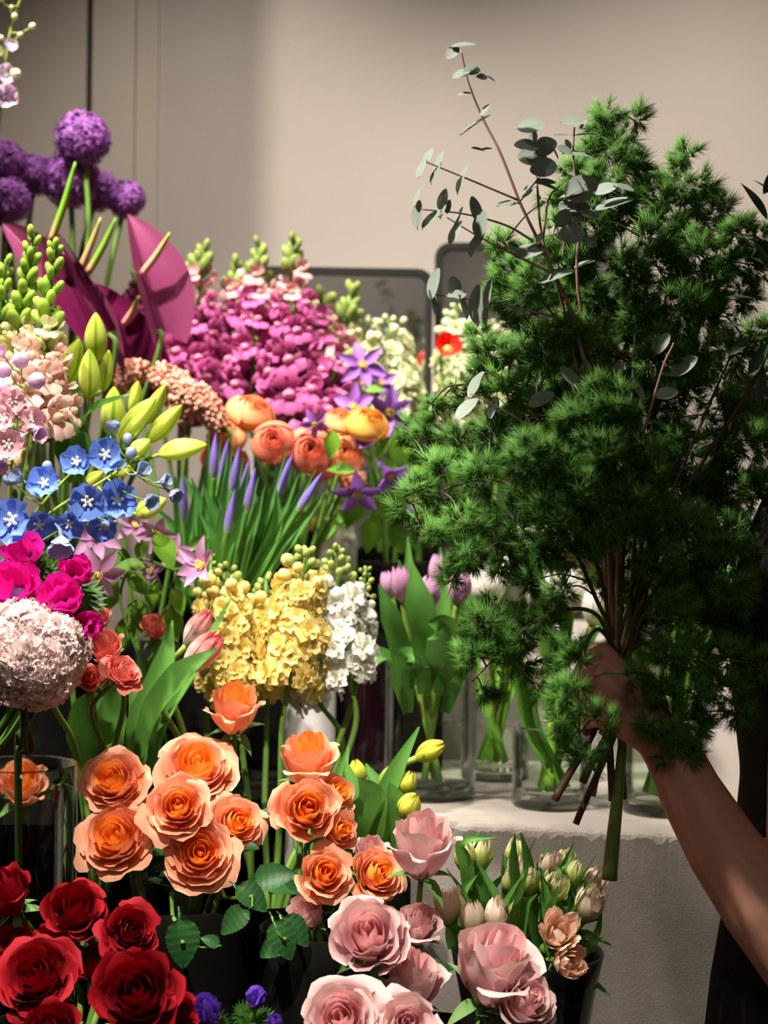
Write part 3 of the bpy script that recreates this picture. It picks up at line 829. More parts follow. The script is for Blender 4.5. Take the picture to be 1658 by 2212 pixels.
def open_floret(mat, cmat, n=5, W=0.62, L=0.55, cup=0.25, tilt=0.25, ruf=0.05, eye=0.14, tip=0, seed=0):
    r = random.Random(seed); b = MB()
    for k in range(n):
        a = 2 * PI * k / n + r.uniform(-.1, .1)
        Mx = rotz(a) @ Matrix.Translation((0, 0.04, 0.02 * (k % 2))) @ Matrix.Rotation(tilt + r.uniform(-.15, .15), 4, 'X')
        b.addm(petal(L, W, cup, 0.3, tip, ruf, nu=6, nv=6, ph=r.uniform(0, 6)), Mx)
    if eye:
        b.addm(ellipsoid(eye, eye, eye * 0.9, (0, 0, 0.10), 8, 6), None, 1)
        for k in range(5):
            a = 2 * PI * k / 5
            b.addm(tube([(0.02 * math.cos(a), 0.02 * math.sin(a), 0.05), (eye * 1.3 * math.cos(a), eye * 1.3 * math.sin(a), 0.24)], [0.03, 0.05], 5), None, 1)
    b.addm(tube([(0, 0, 0.02), (0, -0.05, -0.22), (0, -0.18, -0.38)], [0.08, 0.05, 0.02], 6), None, 0)
    return b.build('floret', [M[mat], M[cmat]])

def spike(e, p0, p1, items, sway=None):
    """Florets in a spiral from p0 (lowest) to p1 (tip). items: list of (name, mesh, size, stand-off, lift) from below up."""
    pts = catmull([p0, (Vector(p0) + Vector(p1)) / 2 + (sway or Vector((0, 0, 0))), p1], 12)
    n = len(items)
    T = Vector(p1) - Vector(p0); T.normalize()
    side = T.cross(Vector((0, 1, 0))).normalized(); back = T.cross(side)
    a0 = rnd(0, 6.28)
    for i, (nm, me, s, off, lift) in enumerate(items):
        t = (i + 0.5) / n
        f = t * (len(pts) - 1); j = min(int(f), len(pts) - 2)
        c = Vector(pts[j]).lerp(Vector(pts[j + 1]), f - j)
        a = a0 + i * 2.399963
        a += rnd(-.35, .35)
        out = side * math.cos(a) + back * math.sin(a)
        z = (out + T * (lift + rnd(-.25, .25)) + Vector((rnd(-.2, .2), rnd(-.2, .2), 0))).normalized()
        link(nm, me, e, frame(c + out * off * rnd(.7, 1.3) + T * rnd(-.3, .3) * s, z, T, s * rnd(.85, 1.15)) @ rotz(rnd(-.4, .4)))
    return pts

def snapdragon(px0, py0, px1, py1, d0, d1, vz, label, group, cols, n=34, size=0.036, bloom=0.62, bare=0.0, sway=None, bscale=1.0):
    mo, ml, mh, mb = cols
    p0, p1 = P(px0, py0, d0), P(px1, py1, d1)
    T = (p1 - p0).normalized()
    path = stem_path(p0, T, vz, 0.03)
    e = thing('snapdragon', path[-1], label, 'snapdragon', group)
    F = [shared(('snap', mo, ml, s), lambda s=s: snap_floret(mo, ml, seed=s * 1.7)) for s in range(2)]
    H = shared(('snaph', mh), lambda: snap_floret(mh, mh, seed=3))
    B = shared(('bud', mb), lambda: bud_mesh(mb))
    items = []
    for i in range(n):
        t = i / (n - 1)
        if t < bloom: items.append(('floret', F[i % 2], size * (1.14 - 0.42 * t / bloom), 0.005, 0.20 + 0.3 * t))
        elif t < bloom + 0.14: items.append(('floret', H, size * 0.66, 0.004, 0.6))
        else:
            k = (t - bloom - 0.14) / max(.02, 1 - bloom - 0.14)
            items.append(('bud', B, size * (0.72 - 0.34 * k) * bscale, 0.003, 0.9 + 1.6 * k))
    add_stem(e, np.concatenate([catmull([p1, (p0 + p1) / 2 + (sway or Vector((0, 0, 0))), p0], 8)[:-1], path]), 0.0028, 'stem', taper=[0.0012, 0.0028, 0.003, 0.003])
    spike(e, p0, p1, items, sway)
    return e

def stock(px0, py0, px1, py1, d0, d1, vz, label, group, mat, mbud, n=60, size=0.018, rad=0.022, bloom=0.72, stemmat='stem'):
    p0, p1 = P(px0, py0, d0), P(px1, py1, d1)
    T = (p1 - p0).normalized()
    path = stem_path(p0, T, vz, 0.05)
    e = thing('stock_flower', path[-1], label, 'stock flower', group)
    F = [shared(('rosette', mat, s), lambda s=s: rosette(mat, seed=s)) for s in range(3)]
    B = shared(('bud', mbud), lambda: bud_mesh(mbud, 0.8))
    C = shared(('bud', mat), lambda: bud_mesh(mat, 0.9))
    items = []
    for i in range(n):
        t = i / (n - 1)
        if t < bloom: items.append(('floret', F[i % 3], size * 1.15, rad * (1.0 - 0.35 * (t / bloom) ** 2), 0.35 * t + 0.05))
        elif t < bloom + 0.12: items.append(('bud', C, size * 0.7, rad * 0.6, 0.5))
        else:
            k = (t - bloom - .12) / max(.02, 1 - bloom - .12)
            items.append(('bud', B, size * (0.55 - 0.2 * k), rad * (0.6 - 0.45 * k), 0.8 + k))
    pts = catmull([p1, p0], 6)
    add_stem(e, np.concatenate([pts[:-1], path]), 0.0030, stemmat, taper=[0.002, 0.0032, 0.0036, 0.0036], sides=8)
    spike(e, p0, p1, items)
    return e

# ------------------------------------------------------------------ front: peach roses
PG = 'peach roses'
def peach(px, py, r, d, axis, kind, vz, label, lv=2, seed=0, spin=None):
    return rose('peach_rose', px, py, r, d, axis, kind, 'peach_o', 'peach_i', VS[vz], label, 'rose', PG, lv, seed, spin)
peach(246, 1685, 76, 1.50, (-.12, .55, .82), 'open', 'peach', 'peach rose at the upper corner of its cluster, nearest the frilly pink head', 1, 0, .4)
peach(426, 1655, 84, 1.54, (.10, .72, .70), 'full', 'peach', 'topmost peach rose of the round cluster, ruffled and tilted back', 2, 1, 1.5)
peach(385, 1742, 76, 1.46, (.08, .45, .88), 'open', 'peach', 'peach rose in the middle of the round cluster', 0, 2, 2.2)
peach(250, 1808, 84, 1.47, (-.18, .50, .85), 'full', 'peach', 'wide peach rose at the lower corner of the round cluster', 2, 0, 3.4)
peach(432, 1842, 80, 1.46, (.12, .42, .90), 'full', 'peach', 'lowest peach rose of the round cluster, petals curling outward', 3, 2, 4.4)
peach(512, 1776, 64, 1.51, (.40, .45, .80), 'open', 'peach', 'deep orange peach rose on the cluster side facing the upright row', 3, 1, .9)
peach(306, 1760, 46, 1.53, (.20, .50, .80), 'bud', 'peach', 'small peach rose wedged between three larger ones', 0, 0)
peach(508, 1522, 66, 1.58, (.05, .92, .38), 'bud', 'peach', 'single half-open peach rose standing high above the cluster', 1, 1, 0.3)
peach(668, 1634, 72, 1.54, (-.04, .93, .34), 'bud', 'peach2', 'half-closed peach rose topping the upright row', 0, 2, 1.0)
peach(664, 1748, 78, 1.47, (.12, .40, .90), 'side', 'peach2', 'broad peach rose below the half-closed one in the upright row', 1, 0, 2.0)
peach(733, 1795, 46, 1.48, (.45, .35, .82), 'bud', 'peach2', 'small peach rose tucked at the side of the upright row', 0, 1)
peach(722, 1718, 52, 1.53, (.50, .55, .65), 'bud', 'peach2', 'peach rose half hidden at the back of the upright row', 0, 0)
peach(702, 1888, 64, 1.45, (.20, .45, .86), 'side', 'peach2', 'peach rose low in the upright row, facing the camera', 3, 2, 3.0)
peach(816, 1890, 66, 1.47, (.45, .50, .74), 'open', 'peach2', 'peach rose touching the dusty pink rose above the pink group', 1, 1, 5.0)
peach(48, 1690, 60, 1.66, (.15, .70, .60), 'bud', 'g2', 'dim peach rose seen behind the clear glass cylinder', 0, 0, 1.2)

# extra leaf sprays of the peach roses that show against the dark
lm = shared('rose_leaf', lambda: serrated_leaf('leaf_rose'))
def leaf_spray(pts, vz, label):
    """A cut rose stem with leaves only: (px, py, d, length px, screen angle) each."""
    top = P(pts[0][0], pts[0][1], pts[0][2])
    path = stem_path(top, Vector((0, 0, 1)), VS[vz], 0.02)
    e = thing('rose_foliage', path[-1], label, 'foliage stem', 'leafy rose stems')
    add_stem(e, path, 0.0022, 'stem')
    for px, py, d, L, a in pts:
        c = P(px, py, d); l = L / FPX * d
        dr = D(math.cos(math.radians(a)), math.sin(math.radians(a)), 0.25)
        put_leaf(e, c - dr * l * 0.5, dr, D(rnd(-.3, .3), 0.55, 0.8), l, lm)
        i = int(np.argmin([(Vector(q) - (c - dr * l * .6)).length for q in path]))
        add_stem(e, [path[i], tuple((Vector(path[i]) + c - dr * l * .6) / 2 - Vector((0, 0, .004))), tuple(c - dr * l * .62)], 0.0011, 'stem', 'leaf_stalk', 5)
leaf_spray([(545, 1937, 1.44, 82, -30), (505, 1988, 1.43, 78, -145), (590, 1893, 1.46, 90, 20)], 'peach', 'three dark rose leaves hanging below the round peach cluster')
leaf_spray([(395, 2038, 1.40, 105, -80), (455, 2032, 1.41, 42, 150)], 'peach', 'broad heart-shaped rose leaf beside the red roses')
leaf_spray([(612, 2030, 1.42, 90, -60), (590, 2045, 1.43, 70, -150), (640, 2010, 1.43, 80, -40)], 'peach2', 'cluster of dark leaves between red and dusty pink roses')

# ------------------------------------------------------------------ red roses
def red(px, py, r, d, axis, kind, label, lv=1, seed=0, spin=None):
    return rose('red_rose', px, py, r, d, axis, kind, 'red_o', 'red_i', VS['red'], label, 'rose', 'red roses', lv, seed, spin)
red(162, 1968, 80, 1.38, (.10, .70, .68), 'side', 'dark red rose with cupped rim at the top of the red group', 1, 0, 0.5)
red(282, 2012, 66, 1.36, (.30, .48, .82), 'open', 'dark red rose nearest the heart-shaped green leaf', 1, 1, 2.0)
red(78, 2108, 92, 1.30, (-.08, .60, .80), 'full', 'large open red rose at the lower corner of the picture', 1, 2, 1.0)
red(296, 2148, 112, 1.27, (.05, .52, .85), 'side', 'largest red rose, close to the violet anemones', 0, 0, 4.0)
red(8, 1925, 66, 1.38, (-.3, .75, .58), 'bud', 'red rose cut by the picture edge at the top of the red group', 0, 1, .2)
red(36, 2038, 50, 1.38, (0, .60, .80), 'open', 'small red rose between the cut one and the large open one', 0, 0, 3.0)
red(108, 2030, 44, 1.40, (.1, .8, .6), 'bud', 'narrow red rosebud in the middle of the red group', 1, 2, 0)
red(386, 2196, 56, 1.29, (.55, .45, .70), 'bud', 'red rose at the bottom edge beside the violet anemones', 0, 1, 1.4)
red(202, 2080, 46, 1.38, (.2, .65, .70), 'bud', 'shaded red rose behind the largest one', 1, 1, 2)
red(110, 2225, 70, 1.24, (.0, .55, .85), 'bud', 'red rose only just rising over the bottom edge', 0, 2, 2)

# ------------------------------------------------------------------ dusty pink roses
def pink(px, py, r, d, axis, kind, label, lv=1, seed=0, spin=None):
    return rose('pink_rose', px, py, r, d, axis, kind, 'pink_o', 'pink_i', VS['pink'], label, 'rose', 'dusty pink roses', lv, seed, spin)
pink(796, 2022, 96, 1.38, (-.08, .62, .78), 'side', 'wide dusty pink rose in the middle of the pink group', 1, 0, 1.2)
pink(915, 1815, 84, 1.43, (.05, .96, .26), 'bud', 'highest dusty pink rose, seen from the side', 0, 1, 0.2)
pink(1072, 2075, 104, 1.36, (.22, .90, .36), 'bud', 'tall dusty pink rose seen from the side before the double tulips', 1, 2, .8)
pink(888, 2108, 78, 1.40, (.10, .95, .25), 'bud', 'pale dusty pink rose with drooping outer petals between two larger ones', 0, 0, 2.5)
pink(735, 2200, 92, 1.31, (-.15, .55, .82), 'full', 'dusty pink rose at the bottom edge nearest the dark leaves', 1, 1, .3)
pink(878, 2215, 80, 1.31, (.05, .60, .80), 'open', 'dusty pink rose cut by the bottom edge, next to another', 0, 2, .6)
pink(1135, 2165, 78, 1.34, (.40, .62, .66), 'side', 'dusty pink rose at the lower outer corner of the pink group', 0, 1, 1.7)
pink(905, 1992, 52, 1.43, (.15, .85, .50), 'bud', 'small dusty pink rosebud behind the wide one', 1, 2, 1.0)
pink(660, 1968, 48, 1.46, (-.5, .72, .5), 'bud', 'pale pink rose in the shade under the peach row', 0, 0, 1.0)
pink(800, 1838, 44, 1.50, (-.1, .9, .4), 'bud', 'pale pink rose peeping out above a peach one', 0, 1, 1.0)

# ------------------------------------------------------------------ violet anemones at the bottom
def cupflower(name, px, py, rpx, d, axis, mat, cmat, vz, label, cat, group, n=7, tilt=0.95, leaf=True, W=0.85):
    ax = D(*axis); R = rpx / FPX * d * 1.60
    base = P(px, py, d) - ax * R * 0.40
    path = stem_path(base, ax, VS[vz], 0.05)
    e = thing(name, path[-1], label, cat, group)
    B = frame(base, ax, (0, 0, 1), R) @ rotz(rnd(0, 6))
    def eye():
        b = MB(); b.addm(ellipsoid(0.20, 0.20, 0.16, (0, 0, 0.14), 12, 7))
        for k in range(26):
            a = k * 2.4; q = 0.24 + 0.12 * (k % 3) / 2
            b.addm(tube([(0.12 * math.cos(a), 0.12 * math.sin(a), 0.05), (q * math.cos(a), q * math.sin(a), 0.24)], [0.008, 0.02], 4))
        return b.build('bloom', M[cmat])
    bl = link('bloom', shared(('eye', cmat), eye), e, B)
    for k in range(n):
        def pm():
            b = MB(); b.addm(petal(0.95, W, 0.35, 0.55, 0, 0.05, nu=8, nv=8, ph=k % 3 * 2.0)); return b.build('petal', M[mat])
        me = shared(('cupp', mat, W, k % 3), pm)
        t = tilt * rnd(.7, 1.15) if k % 2 else tilt * rnd(.85, 1.3)
        link('petal', me, bl, B @ rotz(k * 2 * PI / n + (k % 2) * .2) @ Matrix.Translation((0, 0.06, 0.02 * (k % 2))) @ Matrix.Rotation(t, 4, 'X'))
    add_stem(e, path, 0.0024, 'stem')
    if leaf:
        def frill():
            b = MB()
            for k in range(16):
                a = -1.4 + 2.8 * k / 15; L = 1.0 - 0.35 * abs(a)
                b.addm(petal(L, 0.10, 0.2, rnd(-.6, .6), 1.0, nu=3, nv=4, base=.2), rotz(a) @ Matrix.Rotation(rnd(-.3, .5), 4, 'X'))
                b.addm(petal(L * .5, 0.09, 0.2, .3, 1.0, nu=3, nv=4, base=.2), Matrix.Translation((-math.sin(a) * L * .5, math.cos(a) * L * .5, 0.05)) @ rotz(a + .7))
                b.addm(petal(L * .5, 0.09, 0.2, .3, 1.0, nu=3, nv=4, base=.2), Matrix.Translation((-math.sin(a) * L * .5, math.cos(a) * L * .5, 0.05)) @ rotz(a - .7))
            return b.build('feathery_leaf', M['leaf'])
        fm = shared('frill', frill)
        for k in range(2):
            a = rnd(-.9, .9)
            put_leaf(e, base - ax * 0.012, D(math.sin(a + k * 2.6), math.cos(a + k * 2.6) * .6, .2), D(0, .6, .7), R * 1.15, fm, name='feathery_leaf')
    return e
cupflower('violet_anemone', 450, 2190, 46, 1.30, (-.1, .9, .45), 'violet', 'anem_c', 'viol', 'violet anemone beside the largest red rose', 'anemone', 'violet anemones', 6, 1.25)
cupflower('violet_anemone', 552, 2160, 34, 1.31, (.15, .95, .3), 'violet', 'anem_c', 'viol', 'small closed violet anemone among dark leaves', 'anemone', 'violet anemones', 6, 1.4)
cupflower('violet_anemone', 590, 2215, 26, 1.29, (.2, .9, .4), 'violet', 'anem_c', 'viol', 'violet anemone cut by the bottom edge', 'anemone', 'violet anemones', 6, 1.3)

# magenta anemones
for px, py, r, d, ax, n, t, lab in (
    (54, 1200, 50, 1.50, (.0, .80, .60), 6, 0.75, 'open magenta anemone on top of its group, dark centre showing'),
    (34, 1275, 62, 1.47, (-.1, .5, .86), 8, 0.80, 'wide magenta anemone at the picture edge'),
    (160, 1243, 54, 1.50, (.25, .55, .80), 9, 1.05, 'deep magenta anemone nearest the mauve clematis'),
    (132, 1302, 62, 1.46, (.12, .45, .88), 9, 1.0, 'magenta anemone in the middle of its group, petals closed inward'),
    (182, 1362, 50, 1.47, (.45, .35, .82), 7, 1.05, 'lowest magenta anemone, beside the coral buds'),
    (70, 1318, 40, 1.50, (-.1, .5, .8), 7, 0.9, 'magenta anemone half covered by the frilly pink head')):
    cupflower('magenta_anemone', px, py, r, d, ax, 'magenta', 'anem_c', 'off', lab, 'anemone', 'magenta anemones', n, t, leaf=(py < 1260))

# ------------------------------------------------------------------ frilly blush head
def ball_head(px, py, rpx, d, n, mats, size, vz, label, name, cat, flat=0.9):
    c = P(px, py, d); R = rpx / FPX * d
    path = stem_path(c - Vector((0, 0, R * .2)), Vector((.25, .1, 1)), VS[vz], 0.10)
    e = thing(name, path[-1], label, cat)
    add_stem(e, path, 0.004, 'stem_dark')
    b = MB(); b.addm(ellipsoid(R * .72, R * .72, R * .72 * flat, (0, 0, 0), 16, 10))
    link('flower_core', b.build('flower_core', M['blush_c']), e, Matrix.Translation(c))
    F = [shared(('ros', mats, s), lambda s=s: rosette(mats, 6, 5, s + 5, 0.30, 'blush_c')) for s in range(4)]
    for i in range(n):
        z = 1 - 2 * (i + .5) / n; a = i * 2.399963; q = math.sqrt(1 - z * z)
        v = Vector((q * math.cos(a), q * math.sin(a), z))
        lump = 1 + 0.07 * math.sin(3 * a + z * 5) * q
        link('floret', F[i % 4], e, frame(c + Vector((v.x, v.y, v.z * flat)) * R * rnd(.70, .86) * lump, v + Vector((rnd(-.3, .3), rnd(-.3, .3), rnd(-.3, .3))), (0, 0, 1), size * rnd(.85, 1.2)))
    for k in range(4):
        a = k * 1.5
        o = c + Vector((math.cos(a) * R * .3, math.sin(a) * R * .3, -R * .4))
        p2 = stem_path(o, Vector((math.cos(a) * .4, math.sin(a) * .4, 1)), VS[vz], .06)
        add_stem(e, p2[:15], 0.002, 'stem_dark', 'side_stem', 5)
ball_head(62, 1415, 136, 1.45, 190, 'blush', 0.023, 'g1', 'pale blush frilly ball-shaped flower head at the picture edge', 'frilly_blush_flower', 'flower head')

# ------------------------------------------------------------------ coral buds and striped tulips
for px, py, r, d, ax, kind, lab, s in (
    (228, 1396, 46, 1.53, (-.15, .75, .62), 'bud', 'round coral pink bud behind the magenta anemones', 0),
    (266, 1450, 46, 1.51, (.55, .62, .55), 'open', 'orange coral bloom with loose petals beside the round bud', 1),
    (196, 1466, 34, 1.52, (.1, .5, .8), 'bud', 'small coral bud against the frilly blush head', 2),
    (334, 1352, 34, 1.72, (.1, .7, .6), 'bud', 'dim red bud in the shade behind the striped tulips', 0),
    (214, 1332, 28, 1.68, (0, .8, .5), 'bud', 'dim red bud under the mauve clematis star', 1)):
    rose('coral_bud', px, py, r, d, ax, kind, 'coral_o', 'coral_o', VS['g2'], lab, 'flower bud', 'coral buds', 0, s)
t1 = tulip(437, 1410, 108, 64, 1.60, (.68, .72, .2), 'tul_pw', VS['g3'], 'white tulip bud striped with red in front of the yellow stock', 'striped tulips', 0.1, leaves=0, name='striped_tulip')
t2 = tulip(428, 1356, 88, 52, 1.66, (.55, .82, .1), 'tul_pw', VS['g3'], 'white and red tulip bud behind the other striped one', 'striped tulips', 0.0, leaves=0, name='striped_tulip')
def blade(e, pts, width, mat='leaf_tulip', facing=(0, .5, .8), fold=.35, twist=0.0, name='leaf'):
    return add_ribbon(e, [P(*p) for p in pts], width, D(*facing), mat, name, fold, 7, twist)
blade(t1, [(300, 1640, 1.62), (330, 1540, 1.60), (390, 1460, 1.58), (470, 1400, 1.58)], [.014, .028, .03, .002], facing=(-.4, .4, .8))
blade(t1, [(290, 1660, 1.63), (300, 1560, 1.62), (350, 1440, 1.63), (372, 1340, 1.64)], [.014, .026, .024, .002], facing=(.3, .2, .9))
blade(t2, [(330, 1680, 1.63), (350, 1560, 1.63), (420, 1440, 1.64), (500, 1290, 1.66)], [.012, .022, .018, .002], facing=(-.5, .2, .8))
blade(t2, [(250, 1640, 1.64), (235, 1560, 1.64), (240, 1500, 1.63), (275, 1440, 1.62)], [.014, .036, .034, .002], facing=(.2, .2, .9))
blade(t1, [(300, 1650, 1.66), (320, 1560, 1.67), (320, 1480, 1.68), (300, 1410, 1.68)], [.014, .040, .040, .002], facing=(-.1, .2, .9))
blade(t2, [(190, 1660, 1.64), (180, 1590, 1.63), (190, 1530, 1.62), (230, 1480, 1.61)], [.014, .034, .030, .002], facing=(.1, .3, .9))

# ------------------------------------------------------------------ blue delphinium
def delphinium(name, stemline, heads, vz, label, group, mats=('delph', 'delph_c', 'delph_bud'), cat='delphinium'):
    """stemline: (px,py,d) from tip to lower end; heads: (px,py,d,r px,axis,kind)."""
    path = catmull([P(*p) for p in stemline], 8)
    low = Vector(path[-1]); T = (Vector(path[-2]) - low).normalized()
    full = np.concatenate([path[:-1], stem_path(low, T, VS[vz], .02)])
    e = thing(name, full[-1], label, cat, group)
    add_stem(e, full, 0.0024, 'stem_pale', taper=[.001, .002, .0028, .003])
    F = [shared(('delph', mats[0], s), lambda s=s: open_floret(mats[0], mats[1], 5, 0.70, 0.62, 0.42, 0.50, 0.09, 0.12, seed=s)) for s in range(3)]
    Bm = shared(('bud', mats[2], 'd'), lambda: bud_mesh(mats[2], 0.8))
    Hm = shared(('half', mats[2]), lambda: open_floret(mats[2], mats[1], 5, 0.70, 0.62, 0.55, 1.05, 0.05, 0.0, seed=9))
    for px, py, d, r, ax, kind in heads:
        c = P(px, py, d); R = r / FPX * d * 1.3
        a = D(*ax)
        me = {'o': F[random.randrange(3)], 'b': Bm, 'h': Hm}[kind]
        sc = {'o': R * 1.5, 'b': R * 1.45, 'h': R * 1.7}[kind]
        o = link('floret' if kind != 'b' else 'bud', me, e, frame(c, a, (0, 0, 1), sc) @ rotz(rnd(0, 6)))
        i = int(np.argmin([(Vector(q) - c).length + 0.5 * max(0, (Vector(q).z - c.z)) for q in path]))
        q = Vector(path[i]); m = (q + c) / 2 - Vector((0, 0, .004))
        add_stem(e, [q, m, c - a * R * .4], 0.0009, 'stem_pale', 'flower_stalk', 5)
    return e
delphinium('blue_delphinium', [(300, 985, 1.57), (220, 1040, 1.56), (120, 1100, 1.55), (60, 1160, 1.56), (40, 1300, 1.56)], [
    (168, 1000, 1.52, 34, (-.1, .2, .9), 'o'), (228, 984, 1.53, 38, (.1, .1, .95), 'o'), (190, 1082, 1.51, 42, (.1, -.1, .95), 'o'),
    (252, 1082, 1.56, 42, (.2, .1, .9), 'o'), (242, 938, 1.56, 22, (.1, .9, .3), 'h'), (273, 960, 1.57, 15, (.2, .9, .2), 'b'),
    (298, 1022, 1.55, 24, (.6, .3, .6), 'h'), (278, 990, 1.56, 17, (.4, .8, .3), 'b'), (316, 1082, 1.54, 25, (.5, -.1, .7), 'h'),
    (345, 1042, 1.55, 20, (.8, .2, .4), 'h'), (366, 1062, 1.55, 23, (.7, -.4, .5), 'h'), (228, 1128, 1.53, 14, (.1, -.5, .8), 'b'),
    (256, 1010, 1.55, 18, (.3, .3, .8), 'h'), (222, 1130, 1.57, 34, (.1, -.4, .8), 'o')], 'g2', 'blue delphinium stem leaning towards the lily buds', 'blue delphiniums')
delphinium('blue_delphinium', [(150, 1025, 1.55), (90, 1090, 1.54), (50, 1160, 1.55), (30, 1320, 1.55)], [
    (30, 1125, 1.49, 48, (-.1, .1, .95), 'o'), (97, 1046, 1.52, 36, (.05, .2, .9), 'o'), (50, 1040, 1.53, 24, (-.5, .4, .6), 'h'),
    (30, 1042, 1.54, 16, (-.7, .4, .5), 'b'), (132, 1158, 1.51, 38, (.1, -.7, .6), 'h'), (85, 1132, 1.55, 36, (.2, -.2, .9), 'o'),
    (100, 1020, 1.55, 16, (.2, .8, .4), 'b'), (60, 1170, 1.55, 24, (.1, -.5, .8), 'o'), (20, 1222, 1.52, 24, (.1, .1, .9), 'h'), (150, 1130, 1.56, 34, (.1, -.2, .9), 'o')],
    'off', 'blue delphinium stem with the largest open flower at the picture edge', 'blue delphiniums')

# larkspur, lilac pink, left
delphinium('pink_larkspur', [(60, 745, 1.60), (45, 850, 1.58), (25, 980, 1.57), (20, 1150, 1.57)], [
    (45, 786, 1.55, 24, (.2, .3, .9), 'b'), (18, 805, 1.55, 24, (-.4, .2, .8), 'b'), (72, 826, 1.54, 26, (.5, .1, .8), 'b'), (14, 838, 1.54, 24, (-.3, 0, .9), 'b'),
    (30, 862, 1.53, 30, (.1, -.2, .9), 'o'), (12, 905, 1.53, 34, (-.2, .1, .9), 'o'), (66, 905, 1.56, 26, (.5, .1, .8), 'o'), (20, 958, 1.53, 36, (.0, -.1, .9), 'o'), (75, 935, 1.56, 24, (.6, -.2, .7), 'h'),
    (8, 770, 1.56, 20, (-.3, .5, .8), 'h'), (8, 1000, 1.55, 26, (0, -.3, .9), 'h'), (50, 870, 1.58, 30, (.2, 0, .9), 'o'), (36, 920, 1.58, 30, (.2, 0, .9), 'o')],
    'off', 'pink larkspur with plump lilac buds at the picture edge', None, ('larkpink', 'delph_c', 'lilac'), 'larkspur')
delphinium('lilac_larkspur', [(50, -20, 1.96), (22, 70, 1.97), (8, 180, 1.98), (-20, 420, 2.0), (-40, 640, 2.0)], [
    (10, 205, 1.94, 26, (.4, -.2, .8), 'o'), (8, 160, 1.95, 22, (.5, -.1, .8), 'o'), (28, 160, 1.95, 15, (.6, -.1, .7), 'b'), (20, 102, 1.96, 16, (.5, .3, .7), 'o'), (5, 120, 1.96, 16, (-.2, .3, .9), 'h'),
    (30, 42, 1.95, 9, (.3, .6, .6), 'b'), (65, 60, 1.95, 9, (.7, .3, .5), 'b'), (4, 4, 1.95, 10, (0, .6, .7), 'b'), (24, 20, 1.95, 6, (.3, .6, .6), 'b'), (6, 88, 1.95, 8, (-.3, .6, .6), 'b'), (40, 78, 1.95, 8, (.6, .2, .6), 'b')],
    'allium', 'thin lilac larkspur sprig high at the picture edge', None, ('lilac', 'delph_c', 'stock_c'), 'larkspur')

# ------------------------------------------------------------------ blush and lime snapdragons on the left
PAL = ('snap_pale', 'snap_pale_lip', 'snap_cream', 'snap_lime')
snapdragon(10, 940, 72, 505, 1.64, 1.66, VS['off'], 'blush snapdragon with leaning lime tip at the picture edge', 'blush snapdragons', PAL, 44, 0.036, .36, bscale=0.92)
snapdragon(75, 900, 120, 528, 1.60, 1.62, VS['off'], 'blush snapdragon with upright lime tip beside the lily buds', 'blush snapdragons', PAL, 40, 0.036, .34, bscale=0.92)
snapdragon(112, 960, 104, 690, 1.62, 1.62, VS['g2'], 'short blush snapdragon almost touching the lily buds', 'blush snapdragons', PAL, 18, 0.031, .62)
snapdragon(-5, 900, 12, 560, 1.70, 1.70, VS['off'], 'lime tipped snapdragon cut by the picture edge', 'blush snapdragons', PAL, 36, 0.034, .35, bscale=0.92)

# ------------------------------------------------------------------ lilies in bud
def lily_bud(mat='lily', rib='lily_rib'):
    nu, nv = 36, 13
    th = np.linspace(0, 2 * PI, nu, endpoint=False)
    b = MB(); V = []; va = []
    for v in np.linspace(0, 1, nv):
        r = 0.5 * np.sin(PI * (0.06 + 0.93 * v ** 0.9)) ** 0.72 * (1 - 0.10 * v)
        rr = r * (1 + 0.10 * np.cos(3 * th) + 0.035 * np.cos(6 * th) - 0.05 * np.abs(np.cos(3 * th)) ** 14)
        V.append(np.stack([rr * np.cos(th), rr * np.sin(th), np.full(nu, 3.0 * v)], 1)); va.append(np.full(nu, v))
    F = gridfaces(nu, nv, True)
    b.v.append(np.concatenate(V)); b.a.append(np.concatenate(va)); b.n = nu * nv
    for k, f in enumerate(F):
        i = k % nu
        near = min((i + 0.5 - c) % 12 for c in (0,)); near = min(near, 12 - near)
        b.f.append(f); b.m.append(1 if abs(((i + .5) % 12) - 6) < 0.8 else 0)
    return b.build('bud', [M[mat], M[rib]])
def lily(stemline, buds, vz, label, leaves=()):
    path = catmull([P(*p) for p in stemline], 8)
    low = Vector(path[-1])
    full = np.concatenate([path[:-1], stem_path(low, (Vector(path[-2]) - low), VS[vz], .02)])
    e = thing('lily', full[-1], label, 'lily', 'lilies in bud')
    add_stem(e, full, 0.0042, 'stem', taper=[.003, .004, .0045])
    me = shared('lilybud', lily_bud); mc = shared('lilycream', lambda: lily_bud('lily_cream', 'lily_rib'))
    for px, py, d, L, W, a, tw, *c in buds:
        ax = D(math.cos(math.radians(a)), math.sin(math.radians(a)), tw)
        l = L / FPX * d / math.sqrt(1 - min(.8, tw * tw / (1 + tw * tw))); w = W / FPX * d
        base = P(px, py, d) - ax * l * 0.5
        o = link('bud', mc if c else me, e, frame(base, ax, (0, 0, 1), (w, w, l / 3)) @ rotz(rnd(-.35, .35) - PI / 6))
        i = int(np.argmin([(Vector(q) - base).length + .6 * max(0, Vector(q).z - base.z + .01) for q in path]))
        q = Vector(path[i])
        add_stem(e, [q, (q + base) / 2 - Vector((0, 0, .003)), base + ax * .002], 0.0022, 'stem_pale', 'flower_stalk', 6)
    for pts, width, facing in leaves: blade(e, pts, width, 'leaf', facing)
    return e
